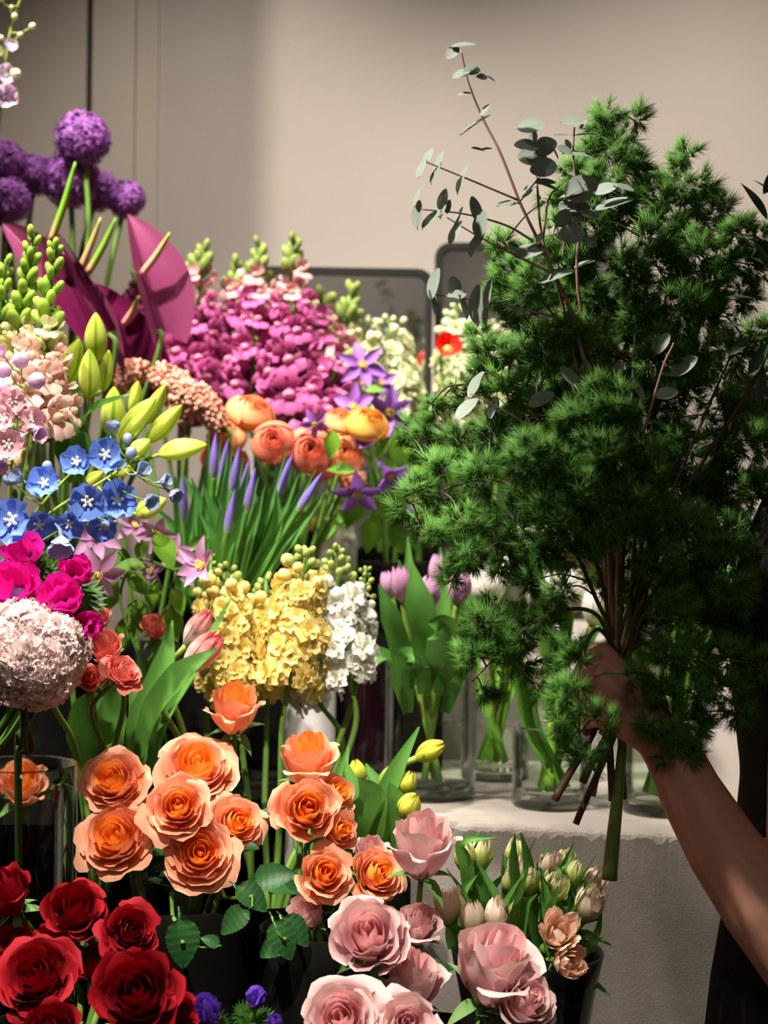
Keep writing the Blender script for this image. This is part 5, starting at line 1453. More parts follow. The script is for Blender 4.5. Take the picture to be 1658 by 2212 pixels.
# ------------------------------------------------------------------ double tulips
dt = []
for px, py, L, w, d, ax, mat, op, lab in (
    (1003, 1848, 74, 46, 1.52, (-.1, .98, .1), 'tul_dblg', .05, 'greenish double tulip nearest the highest pink rose'),
    (1040, 1845, 74, 50, 1.53, (.1, .98, .1), 'tul_dblg', .10, 'greenish double tulip second from the highest pink rose'),
    (1112, 1842, 56, 44, 1.56, (.0, .98, .1), 'tul_dblg', .05, 'greenish double tulip at the very back of its vase'),
    (1125, 1880, 66, 60, 1.53, (.05, .97, .2), 'tul_dbl', .15, 'pink flushed double tulip below the one at the very back'),
    (1145, 1905, 60, 44, 1.51, (.1, .97, .2), 'tul_dblg', .0, 'green double tulip bud in the middle of its vase'),
    (1100, 1905, 52, 36, 1.52, (-.1, .97, .2), 'tul_dblg', .0, 'slim green double tulip bud left of the middle'),
    (1196, 1918, 66, 62, 1.49, (.2, .93, .3), 'tul_dblg', .15, 'yellow green double tulip under the cut thick stem'),
    (1188, 1872, 58, 52, 1.54, (.05, .97, .2), 'tul_dbl', .12, 'pink topped double tulip behind the yellow green one'),
    (1222, 1862, 54, 48, 1.56, (.1, .97, .2), 'tul_dblg', .1, 'pale green double tulip at the back near the thick stem'),
    (1242, 1890, 62, 44, 1.54, (.2, .96, .2), 'tul_dblg', .05, 'green striped double tulip beside the thick stem'),
    (1284, 1908, 58, 50, 1.53, (.35, .90, .2), 'tul_dbl', .15, 'cream double tulip right behind the end of the thick stem'),
    (1272, 1955, 76, 62, 1.48, (.30, .92, .25), 'tul_dbl', .15, 'large cream pink double tulip at the outer side of its vase'),
    (966, 1956, 80, 62, 1.47, (.02, .98, .15), 'tul_dbl', .12, 'pale pink double tulip beside the small pink rosebud'),
    (1020, 1985, 78, 54, 1.46, (-.05, .98, .15), 'tul_dbl', .10, 'cream double tulip just above the tall side-on pink rose'),
    (1072, 1978, 74, 50, 1.47, (.1, .98, .15), 'tul_dbl', .12, 'peach flushed double tulip above the tall side-on pink rose'),
    (1110, 1970, 46, 26, 1.48, (.05, .99, .1), 'tul_dblg', .0, 'tiny closed green tulip bud'),
    (1204, 2018, 84, 78, 1.44, (.05, .55, .8), 'tul_dblp', .40, 'open peach double tulip showing its ruffled heart'),
    (1226, 2078, 66, 68, 1.43, (.40, .30, .8), 'tul_dblp', .25, 'lowest peach and yellow double tulip at the vase rim'),
    (1232, 1985, 40, 34, 1.50, (.3, .9, .2), 'tul_dbl', .1, 'small white double tulip half hidden by a leaf')):
    dt.append(tulip(px, py, L, w, d, ax, mat, VS['dbl'], lab, 'double tulips', op, double=True, leaves=1, name='double_tulip', stem='stem', lw=.015, leaflen=.085, core='tul_dbl'))
for k, (a, b_, c, w) in enumerate((
    ((1010, 1880), (1000, 1820), (1072, 1808), .014), ((1120, 1960), (1110, 1860), (1112, 1800), .012), ((1150, 1960), (1140, 1860), (1124, 1798), .013),
    ((1200, 1950), (1215, 1880), (1240, 1820), .010), ((1160, 2020), (1220, 1960), (1285, 1912), .013), ((1190, 2040), (1250, 1995), (1300, 1985), .012),
    ((1200, 2060), (1260, 2020), (1320, 2042), .012), ((1190, 2100), (1250, 2100), (1318, 2152), .014), ((1110, 2080), (1130, 2060), (1218, 2108), .015),
    ((1060, 2010), (1060, 1930), (1100, 1880), .013), ((1120, 2040), (1135, 1960), (1160, 1930), .013), ((1165, 2060), (1150, 1990), (1120, 1930), .012),
    ((1050, 1960), (1040, 1900), (1060, 1860), .013), ((1090, 2060), (1100, 2000), (1130, 1950), .016), ((1180, 2080), (1190, 1990), (1160, 1950), .016),
    ((1230, 2060), (1240, 1990), (1225, 1940), .014), ((980, 2010), (1000, 1930), (1030, 1890), .015), ((1140, 2060), (1170, 2010), (1200, 1960), .015),
    ((1000, 2060), (1010, 1990), (990, 1950), .015), ((1240, 2080), (1285, 2030), (1300, 1960), .012))):
    d = 1.495 + .010 * (k % 5)
    blade(dt[k % len(dt)], [(a[0], a[1] + 40, d + .02), (*a, d + .01), (*b_, d), (*c, d - .01)], [w * .7, w, w * .8, .001], facing=(-.2, .5, .8), fold=.5)

# ------------------------------------------------------------------ the bunch held up: feathery fern stems
NT = 6
def tuft_templates():
    out = []
    r = np.random.default_rng(3)
    for k in range(NT):
        n = 28
        V = []; Fc = []; va = []
        for i in range(n):
            ph = r.uniform(0, 2 * PI); th = r.uniform(0.15, 1.35) if i % 3 else r.uniform(0.0, 0.5)
            d = np.array([math.sin(th) * math.cos(ph), math.sin(th) * math.sin(ph), math.cos(th)])
            L = r.uniform(0.72, 1.0)
            s = np.cross(d, [0.3, 0.5, 0.8]); s /= np.linalg.norm(s); t = np.cross(d, s)
            w = 0.024
            o = d * 0.02
            for a in (0, 2.094, 4.189): V.append(o + w * (s * math.cos(a) + t * math.sin(a)))
            V.append(d * L + np.array([0, 0, 0.10 * L]))
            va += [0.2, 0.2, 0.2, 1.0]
            b = i * 4
            Fc += [(b, b + 1, b + 3), (b + 1, b + 2, b + 3), (b + 2, b, b + 3)]
        out.append((np.array(V), np.array(Fc), np.array(va)))
    return out
TUFT = tuft_templates()

def tri_mesh(name, V, F, va, mat):
    me = bpy.data.meshes.new(name)
    me.vertices.add(len(V)); me.vertices.foreach_set('co', V.astype(np.float32).ravel())
    me.loops.add(F.size); me.loops.foreach_set('vertex_index', F.astype(np.int32).ravel())
    me.polygons.add(len(F))
    me.polygons.foreach_set('loop_start', np.arange(0, F.size, 3, dtype=np.int32))
    me.polygons.foreach_set('loop_total', np.full(len(F), 3, dtype=np.int32))
    me.polygons.foreach_set('use_smooth', np.ones(len(F), dtype=bool))
    me.materials.append(mat)
    at = me.attributes.new('v', 'FLOAT', 'POINT'); at.data.foreach_set('value', va.astype(np.float32))
    me.update(calc_edges=True); me.validate()
    return me

frng = np.random.default_rng(21)
HAND = P(1328, 1500, 1.392)
def fern(label, low, tip, d_tip, blobs, stemr=0.0022, spread=0.05, dense=1.0, lowmat='bark_dark', tuft=0.0150, lowr=None, via=None):
    grip = HAND + Vector((frng.uniform(-.010, .010), frng.uniform(-.010, .010), 0))
    lowp = P(*low)
    tp = P(tip[0], tip[1], d_tip)
    pts = [lowp, grip] + ([P(*q) for q in (via or [])]) + [tp]
    path = catmull(pts, 14)
    e = thing('fern_stem', lowp, label, 'fern', 'feathery fern stems in the hand')
    n0 = 15
    o = np.array(lowp)
    b = MB(); b.addm(rel(tube(path[:n0], [lowr or stemr * 1.6, stemr * 1.3], 9), o)); link('cut_stem', b.build('cut_stem', M[lowmat]), e, WM[e])
    b = MB(); b.addm(rel(tube(path[n0 - 1:], [stemr, stemr * .8, .0007], 6), o)); link('stem', b.build('stem', M['twig']), e, WM[e])
    tw = MB(); C = []; A = []
    up = path[n0 + 2:]
    for bx, by, br, *bd in blobs:
        d = bd[0] if bd else d_tip + frng.uniform(-spread, spread)
        c = np.array(P(bx, by, d)); R = br / FPX * d
        dist = np.linalg.norm(up - c, axis=1) + 0.4 * np.maximum(0, up[:, 2] - c[2] + .01)
        s = up[int(np.argmin(dist))]
        line = catmull([s, (s + c) / 2 + np.array([0, 0, .006]), c], 6)
        tw.addm(rel(tube(line, [.0010, .0006], 5, False), o))
        nsub = max(5, int(26 * (br / 50.0) ** 1.5 * dense))
        dirv = c - s; dirv /= np.linalg.norm(dirv) + 1e-9
        for k in range(nsub):
            v = frng.normal(0, 1, 3); v /= np.linalg.norm(v)
            v = v + 0.45 * dirv; v /= np.linalg.norm(v)
            end = c + v * R * frng.uniform(.55, .98)
            st = c + (s - c) * frng.uniform(0, .35) * min(1, R / (np.linalg.norm(s - c) + 1e-6) * 1.5)
            ax = end - st; L = np.linalg.norm(ax); ax = ax / (L + 1e-9)
            tw.addm(rel((np.array([st, end, end + np.array([.0006, 0, .0004]), st + np.array([.0008, 0, .0006])]), [(0, 1, 2, 3)], np.zeros(4)), o))
            m = max(2, int(L / 0.0075))
            for j in range(m):
                t = 0.30 + 0.70 * (j + 1) / m
                C.append(st + ax * L * t + frng.normal(0, .0014, 3)); A.append(ax + frng.normal(0, .45, 3))
    h = link('twigs', tw.build('twigs', M['twig']), e, WM[e]); h['kind'] = 'stuff'
    C = np.array(C) - o; A = np.array(A); A /= np.linalg.norm(A, axis=1)[:, None]
    X = np.cross(A, frng.normal(0, 1, A.shape)); X /= np.linalg.norm(X, axis=1)[:, None]; Y = np.cross(A, X)
    S = tuft * frng.uniform(.8, 1.25, len(C))
    Vs, Fs, vas, off = [], [], [], 0
    for k in range(NT):
        idx = np.arange(k, len(C), NT)
        if len(idx) == 0: continue
        tv, tf, ta = TUFT[k]
        R3 = np.stack([X[idx], Y[idx], A[idx]], 2)
        VV = np.einsum('nij,kj->nki', R3, tv) * S[idx][:, None, None] + C[idx][:, None, :]
        FF = tf[None] + (np.arange(len(idx)) * len(tv))[:, None, None] + off
        Vs.append(VV.reshape(-1, 3)); Fs.append(FF.reshape(-1, 3)); vas.append(np.tile(ta, len(idx))); off += len(idx) * len(tv)
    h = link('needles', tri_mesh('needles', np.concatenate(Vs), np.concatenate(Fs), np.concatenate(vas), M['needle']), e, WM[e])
    h['kind'] = 'stuff'
    return len(C)

nt = 0
nt += fern('fern plume forming the highest peak of the bunch', (1345, 1725, 1.40), (1318, 232), 1.50,
    [(1310, 248, 32), (1326, 312, 52), (1372, 262, 30), (1288, 335, 46), (1352, 350, 50), (1300, 400, 56), (1242, 385, 36), (1300, 285, 34), (1340, 420, 50), (1255, 440, 40)], via=[(1370, 1150, 1.42), (1350, 650, 1.48)], spread=.03, dense=.9)
nt += fern('fern plume forming the second peak beside the highest one', (1352, 1585, 1.40), (1488, 325), 1.49,
    [(1487, 338, 32), (1455, 385, 42), (1502, 398, 38), (1430, 440, 50), (1402, 408, 34), (1480, 452, 42), (1440, 500, 48)], via=[(1390, 1150, 1.42), (1430, 700, 1.48)], spread=.03, dense=.9)
nt += fern('dark fern plume at the upper outer side of the bunch', (1348, 1585, 1.40), (1570, 440), 1.47,
    [(1560, 455, 42), (1530, 495, 48), (1600, 502, 42), (1640, 515, 30), (1560, 562, 52), (1622, 572, 46), (1500, 548, 52), (1600, 645, 36), (1540, 620, 50)], via=[(1410, 1150, 1.43), (1500, 750, 1.47)])
nt += fern('fern plume spreading behind the eucalyptus twigs', (1262, 1585, 1.40), (1090, 520), 1.43,
    [(1085, 532, 32), (1100, 590, 42), (1082, 640, 38), (1150, 622, 48), (1160, 560, 38), (1205, 505, 42), (1222, 580, 55), (1132, 690, 42), (1200, 650, 52), (1190, 430, 26)], via=[(1300, 1100, 1.40), (1200, 720, 1.43)])
nt += fern('fern plume jutting out under the lowest eucalyptus twig', (1258, 1690, 1.36), (1000, 830), 1.40,
    [(1050, 762, 34), (1040, 812, 38), (1102, 782, 48), (940, 885, 24), (1000, 852, 32), (1092, 850, 52), (1170, 762, 52), (1160, 832, 52), (1232, 722, 56), (1040, 720, 26), (930, 872, 16)], via=[(1290, 1120, 1.39), (1180, 870, 1.40)])
nt += fern('fern plume reaching farthest out over the clematis', (1198, 1728, 1.36), (880, 1085), 1.38,
    [(880, 930, 26, 1.48), (925, 955, 42, 1.47), (905, 1062, 32), (872, 1100, 22), (950, 1020, 42), (962, 1100, 46), (1000, 955, 46), (1040, 1030, 52), (905, 1130, 32), (1002, 1132, 46), (1060, 942, 52), (940, 1150, 30)], via=[(1280, 1200, 1.37), (1080, 1040, 1.38)], lowr=.0036)
nt += fern('fern plume above the lilac tulips', (1243, 1780, 1.37), (975, 1235), 1.36,
    [(982, 1242, 30), (1010, 1200, 42), (1062, 1150, 48), (1112, 1122, 52), (1102, 1200, 42), (1162, 1180, 46), (1152, 1082, 56), (1202, 1132, 52), (1132, 992, 56), (1192, 1012, 56), (1242, 1200, 44), (1212, 1275, 30), (1150, 1255, 26), (1080, 1225, 26)], via=[(1290, 1300, 1.37), (1180, 1130, 1.37)], lowr=.0030)
nt += fern('fern plume drooping before the glass vases', (1300, 1585, 1.40), (1020, 1470), 1.37,
    [(1032, 1350, 42), (1062, 1322, 40), (1022, 1420, 42), (1082, 1400, 46), (1042, 1488, 30), (1132, 1362, 46), (1122, 1430, 40), (1172, 1335, 36), (1200, 1402, 42), (1160, 1480, 26)], via=[(1290, 1330, 1.36), (1160, 1340, 1.37)], dense=.9)
nt += fern('fern plume curling in front of the knuckles', (1315, 1900, 1.385), (1255, 1640), 1.315,
    [(1240, 1422, 42), (1225, 1500, 42), (1262, 1545, 26), (1356, 1458, 18), (1240, 1590, 38), (1302, 1560, 30), (1262, 1640, 34), (1210, 1560, 30)], via=[(1295, 1360, 1.35), (1250, 1450, 1.32)], spread=.015, lowr=.0070, lowmat='fernstem', dense=.75)
nt += fern('fern plume filling the upper middle of the bunch', (1330, 1585, 1.40), (1380, 470), 1.43,
    [(1270, 482, 50), (1340, 482, 55), (1402, 522, 56), (1290, 562, 56), (1362, 592, 56), (1432, 582, 56), (1300, 662, 60), (1382, 682, 60), (1462, 662, 56), (1270, 742, 56), (1342, 772, 60), (1422, 772, 60), (1502, 642, 56)], via=[(1350, 1100, 1.40), (1370, 750, 1.42)], spread=.06)
nt += fern('fern plume filling the heart of the bunch', (1322, 1730, 1.39), (1320, 830), 1.40,
    [(1290, 852, 60), (1372, 862, 60), (1250, 922, 60), (1332, 952, 60), (1412, 942, 60), (1222, 862, 56), (1290, 1032, 60), (1372, 1042, 60), (1250, 1102, 56), (1332, 1122, 56), (1402, 1112, 56), (1150, 902, 56), (1210, 790, 50), (1200, 1000, 52, 1.315), (1272, 1060, 52, 1.31), (1180, 1090, 48, 1.315), (1300, 980, 52, 1.31), (1352, 1080, 52, 1.315), (1250, 900, 50, 1.325), (1330, 880, 52, 1.325), (1402, 1000, 52, 1.325), (1300, 1150, 46, 1.32)], via=[(1335, 1200, 1.39)], spread=.07, dense=1.1)
nt += fern('shaded fern plume on the outer flank of the bunch', (1355, 1585, 1.40), (1600, 720), 1.43,
    [(1540, 682, 56), (1500, 762, 56), (1582, 762, 56), (1640, 725, 36), (1472, 862, 60), (1552, 862, 60), (1632, 852, 56), (1472, 962, 60), (1552, 962, 60), (1632, 952, 56), (1462, 1052, 60)], via=[(1420, 1150, 1.41), (1520, 900, 1.43)], spread=.07, dense=1.1)
nt += fern('darkest fern plume low on the outer flank', (1360, 1585, 1.40), (1620, 1100), 1.42,
    [(1482, 1142, 60), (1562, 1062, 60), (1642, 1062, 56), (1562, 1162, 60), (1642, 1162, 60), (1432, 1212, 56), (1502, 1242, 60), (1582, 1262, 60), (1650, 1262, 46), (1452, 1312, 56), (1532, 1342, 50), (1612, 1342, 44), (1422, 1122, 52)], via=[(1400, 1300, 1.41), (1500, 1180, 1.42)], spread=.07, dense=1.25)
nt += fern('fern plume hanging in front of the wrist', (1362, 1585, 1.40), (1450, 1640), 1.345,
    [(1442, 1422, 50), (1512, 1422, 50), (1580, 1420, 40), (1442, 1502, 46), (1502, 1502, 46), (1452, 1582, 42), (1502, 1572, 40), (1432, 1635, 24), (1562, 1492, 40), (1640, 1432, 36), (1405, 1560, 24), (1600, 1540, 30), (1490, 1628, 20)], via=[(1390, 1330, 1.37), (1450, 1400, 1.35)], spread=.015, dense=1.0)
nt += fern('fern plume closing the back of the bunch', (1350, 1585, 1.40), (1400, 900), 1.52,
    [(1300, 700, 60), (1400, 720, 60), (1480, 800, 60), (1380, 860, 60), (1300, 930, 60), (1440, 960, 60), (1520, 1040, 60), (1360, 1060, 60), (1440, 1140, 60), (1540, 1180, 60), (1610, 900, 60), (1200, 960, 50), (1180, 860, 45), (1460, 1260, 55), (1580, 1330, 55), (1380, 1180, 50), (1240, 620, 50), (1330, 1210, 48, 1.47), (1400, 1240, 50, 1.46), (1345, 1300, 46, 1.47), (1300, 1250, 36, 1.46), (1400, 1330, 46, 1.46), (1450, 1390, 46, 1.45), (1360, 1370, 40, 1.46), (1500, 1300, 52, 1.48)], via=[(1380, 1200, 1.44)], spread=.03, dense=1.0)

# ------------------------------------------------------------------ eucalyptus
def euca_leaf():
    b = MB()
    n = 14; V = []; va = []
    for t in np.linspace(0, 1, n):
        w = 0.5 * math.sin(PI * (0.03 + 0.95 * t) ** 0.92) ** 0.62
        for u in np.linspace(-1, 1, 7):
            V.append((u * w, t, 0.10 * u * u * w - 0.08 * (t - .5) ** 2)); va.append(t)
    b.add(np.array(V), gridfaces(7, n), 0, va)
    b.addm(tube([(0, -.08, -.02), (0, .1, -.015), (0, .6, -.002), (0, .95, -.018)], [.02, .016, .01, .004], 5))
    return b.build('leaf', M['euca'])
EL = shared('euca', euca_leaf)
def eleaf(e, px, py, L, ang, ratio, d, face=0.0):
    """leaf centred there; ang its direction on the picture, ratio how broad it shows."""
    a = math.radians(ang); l = L / FPX * d
    y = D(math.cos(a), math.sin(a), rnd(-.15, .15))
    s = D(-math.sin(a), math.cos(a), 0)
    q = math.acos(max(.05, min(1, ratio / .95)))
    sgn = 1 if rnd(0, 1) < .6 else -1
    z = D(0, 0, 1) * math.cos(q) + s * math.sin(q) * (1 if s.z > 0 else -1)
    z = (z - y * z.dot(y)).normalized(); x = y.cross(z)
    R = Matrix((x, y, z)).transposed().to_4x4()
    wd = l * 0.92
    return link('leaf', EL, e, Matrix.Translation(P(px, py, d) - y * l * .5) @ R @ Matrix.Diagonal((wd, l, l, 1)))
def eucalyptus(label, main, branches, leaves, d0):
    path = catmull([P(*p) for p in main], 8)
    e = thing('eucalyptus_branch', path[0], label, 'eucalyptus', 'eucalyptus branches in the hand')
    o = path[0]
    b = MB(); b.addm(rel(tube(path, [.0026, .0020, .0014, .0011, .0007], 7), o)); link('stem', b.build('stem', M['bark']), e, WM[e])
    for br in branches:
        p = catmull([P(x, y, d) for x, y, d in br], 6)
        b = MB(); b.addm(rel(tube(p, [.0011, .0008, .0005], 6), o)); link('side_twig', b.build('side_twig', M['bark']), e, WM[e])
    for L in leaves: eleaf(e, *L[:5], L[5] if len(L) > 5 else d0 + rnd(-.008, .008))
eucalyptus('eucalyptus branch with the tallest tip and four twigs reaching out sideways',
    [(1280, 1720, 1.39), (1322, 1480, 1.39), (1300, 1000, 1.37), (1242, 705, 1.35), (1196, 592, 1.35), (1155, 505, 1.35), (1122, 436, 1.35), (1080, 330, 1.355), (1042, 255, 1.36), (1012, 180, 1.36), (995, 108, 1.36)],
    [[(1118, 432, 1.35), (1030, 395, 1.345), (920, 350, 1.34)], [(1150, 520, 1.35), (1090, 486, 1.345), (1000, 462, 1.34), (905, 452, 1.34)],
     [(1190, 590, 1.35), (1110, 550, 1.34), (1040, 515, 1.34), (965, 470, 1.335)], [(1230, 695, 1.35), (1130, 668, 1.345), (1030, 650, 1.34), (935, 636, 1.34)], [(1118, 440, 1.35), (1150, 400, 1.35), (1172, 375, 1.35)]],
    [(1000, 98, 54, 5, .42), (976, 114, 36, 228, .8), (996, 160, 42, 205, .6), (1019, 152, 36, 5, .8), (1040, 167, 24, -5, .8), (1060, 170, 22, -30, .4), (1002, 203, 30, 190, .45),
     (1028, 267, 74, 33, .2), (1048, 237, 32, 52, .45), (1030, 322, 30, 170, .4), (1050, 322, 26, 5, .4),
     (911, 362, 44, 72, .4), (925, 336, 36, 62, .55), (948, 352, 54, 72, .32), (940, 376, 44, 65, .32), (999, 384, 66, 70, .22), (1095, 441, 42, 10, .5),
     (902, 424, 44, 72, .25), (902, 462, 60, 88, .42), (955, 438, 64, 82, .42), (931, 472, 56, 50, .38), (968, 446, 30, 80, .5), (1025, 450, 54, 100, .55), (1038, 482, 60, 85, .5), (990, 470, 52, 72, .22),
     (983, 502, 56, 65, .38), (1030, 524, 64, 65, .38), (1036, 508, 46, 60, .4), (1145, 543, 72, 20, .55), (1204, 596, 76, 20, .34), (1180, 606, 34, 60, .32), (1165, 514, 26, 70, .5),
     (938, 612, 68, 76, .38), (933, 652, 54, 105, .32), (980, 618, 42, 100, .8), (985, 640, 48, 20, .6), (1000, 662, 56, 108, .34), (1030, 656, 84, 90, .34), (1055, 634, 66, 83, .22), (1050, 678, 50, 86, .22), (1122, 672, 24, 60, .5)], 1.338)
eucalyptus('eucalyptus branch topped by overlapping dark round leaves',
    [(1320, 1590, 1.40), (1325, 1490, 1.395), (1290, 1050, 1.38), (1215, 660, 1.36), (1172, 520, 1.355), (1160, 400, 1.36), (1153, 290, 1.365)],
    [[(1172, 520, 1.355), (1185, 430, 1.355), (1210, 400, 1.355)]],
    [(1147, 273, 58, 5, .72), (1137, 315, 54, 178, .66), (1149, 337, 62, 185, .85), (1178, 316, 50, 20, .9), (1173, 363, 58, 190, .85), (1178, 394, 46, 5, .5), (1194, 322, 44, 118, .25), (1180, 365, 22, 0, .7),
     (1152, 296, 30, 90, .6), (1186, 404, 46, -20, .36), (1218, 469, 38, 70, .9), (1145, 405, 30, 200, .5), (1138, 418, 28, 220, .5)], 1.35)
eucalyptus('eucalyptus branch with one pale leaf at its top beside the highest fern peak',
    [(1322, 1590, 1.41), (1330, 1500, 1.40), (1310, 1000, 1.39), (1250, 640, 1.37), (1250, 500, 1.37), (1248, 430, 1.37), (1238, 340, 1.37), (1240, 275, 1.37)],
    [[(1215, 560, 1.37), (1222, 470, 1.37), (1232, 400, 1.37)]],
    [(1240, 262, 54, 3, .6), (1260, 268, 24, 60, .4), (1208, 291, 30, 180, .25), (1267, 290, 58, 2, .22), (1218, 324, 34, 160, .7), (1250, 334, 66, -5, .38), (1256, 408, 76, 30, .85), (1245, 419, 72, 12, .28),
     (1240, 447, 70, 5, .62), (1240, 466, 44, 160, .8), (1233, 505, 54, 185, .92), (1274, 524, 34, -20, .8), (1308, 408, 52, 20, .6, 1.40), (1346, 405, 48, 165, .45, 1.40), (1328, 440, 86, 18, .35, 1.40),
     (1226, 312, 24, 110, .7), (1275, 465, 38, -10, .6), (1262, 570, 46, 20, .3)], 1.365)
eucalyptus('eucalyptus branch buried in the middle of the bunch, few grey leaves showing',
    [(1335, 1590, 1.40), (1330, 1490, 1.39), (1340, 1150, 1.36), (1420, 830, 1.33), (1455, 740, 1.33)],
    [[(1330, 1100, 1.35), (1200, 960, 1.34), (1075, 880, 1.335), (1015, 850, 1.335)], [(1360, 1050, 1.345), (1290, 920, 1.335), (1240, 830, 1.335)]],
    [(1028, 830, 64, 62, .34), (1008, 882, 64, 45, .42), (1065, 880, 50, 72, .36), (1170, 862, 60, 28, .55), (1228, 812, 54, 130, .6), (1428, 742, 56, 60, .5), (1478, 790, 66, 40, .5), (1440, 850, 50, 15, .6),
     (1376, 840, 56, 120, .45), (1312, 912, 30, 60, .7), (1335, 800, 44, 80, .5), (1270, 800, 50, 100, .4)], 1.345)

# long leaved branch on the outer side
def long_leaf():
    b = MB(); b.addm(petal(1.0, .30, .25, -.25, 1.0, nu=7, nv=12, wpow=.8, base=.05)); return b.build('leaf', M['olive'])
LL = shared('longleaf', long_leaf)
path = catmull([P(1345, 1590, 1.40), P(1335, 1480, 1.39), P(1460, 1100, 1.38), P(1640, 800, 1.37), P(1700, 600, 1.36), P(1705, 430, 1.36)], 8)
e = thing('long_leaf_branch', path[0], 'branch of long dark pointed leaves at the picture edge beyond the fern', 'branch')
b = MB(); b.addm(rel(tube(path, [.003, .002, .001], 6), path[0])); link('stem', b.build('stem', M['bark_dark']), e, WM[e])
for px, py, L, a, fc in ((1632, 432, 100, 122, (.6, .2, .7)), (1650, 402, 60, 140, (.2, .8, .4)), (1672, 380, 90, 60, (.1, .4, .8)), (1645, 548, 70, 115, (.3, .3, .8)), (1660, 570, 80, 150, (.2, .6, .6)), (1600, 640, 70, 170, (.1, .9, .3)), (1690, 500, 90, 20, (.1, .4, .8)),
    (1600, 745, 70, 40, (.2, .5, .8)), (1640, 770, 90, 60, (.2, .4, .8)), (1645, 830, 90, 80, (.3, .3, .9)), (1580, 700, 60, 170, (.1, .8, .5))):
    d = 1.355; dr = D(math.cos(math.radians(a)), math.sin(math.radians(a)), .1); l = L / FPX * d
    put_leaf(e, P(px, py, d) - dr * l * .5, dr, D(*fc), l, LL)

# ------------------------------------------------------------------ the person holding the bunch
def capsule(a, b_, ra, rb, seg=16):
    a = np.array(a, float); b_ = np.array(b_, float)
    T = b_ - a; L = np.linalg.norm(T)
    pts, rad = [], []
    if L < 1e-6: T = np.array([0, 0, 1.0]); L = 1e-6
    T = T / max(L, 1e-9)
    for t in np.linspace(-PI / 2 + .12, 0, 5): pts.append(a + T * ra * math.sin(t)); rad.append(ra * math.cos(t))
    for t in np.linspace(0, PI / 2 - .12, 5): pts.append(b_ + T * rb * math.sin(t)); rad.append(rb * math.cos(t))
    pts = np.array(pts); rad = np.array(rad)
    ref = np.array([0.3, 0.86, 0.41]); ref = ref if abs(T @ ref) < .9 else np.array([1.0, 0, 0])
    N = np.cross(T, ref); N /= np.linalg.norm(N); B = np.cross(T, N)
    ang = np.linspace(0, 2 * PI, seg, endpoint=False)
    V = np.concatenate([p + r * (np.cos(ang)[:, None] * N + np.sin(ang)[:, None] * B) for p, r in zip(pts, rad)])
    F = gridfaces(seg, len(pts), True)
    F.append(tuple(range(seg - 1, -1, -1))); F.append(tuple(range((len(pts) - 1) * seg, len(pts) * seg)))
    return V, F, np.zeros(len(V))

def fuse(name, shapes, voxel, mat, origin, smooth=6, factor=.6):
    """Melt closed shapes into one continuous skin."""
    b = MB()
    for s in shapes: b.addm(rel(s, origin))
    me = b.build(name + '_raw', mat)
    o = bpy.data.objects.new(name + '_raw', me); COL.objects.link(o)
    r = o.modifiers.new('r', 'REMESH'); r.mode = 'VOXEL'; r.voxel_size = voxel; r.use_smooth_shade = True
    s = o.modifiers.new('s', 'SMOOTH'); s.iterations = smooth; s.factor = factor
    bpy.context.view_layer.update()
    dg = bpy.context.evaluated_depsgraph_get()
    out = bpy.data.meshes.new_from_object(o.evaluated_get(dg))
    out.name = name
    bpy.data.objects.remove(o); bpy.data.meshes.remove(me)
    out.polygons.foreach_set('use_smooth', [True] * len(out.polygons))
    if not out.materials: out.materials.append(mat)
    return out

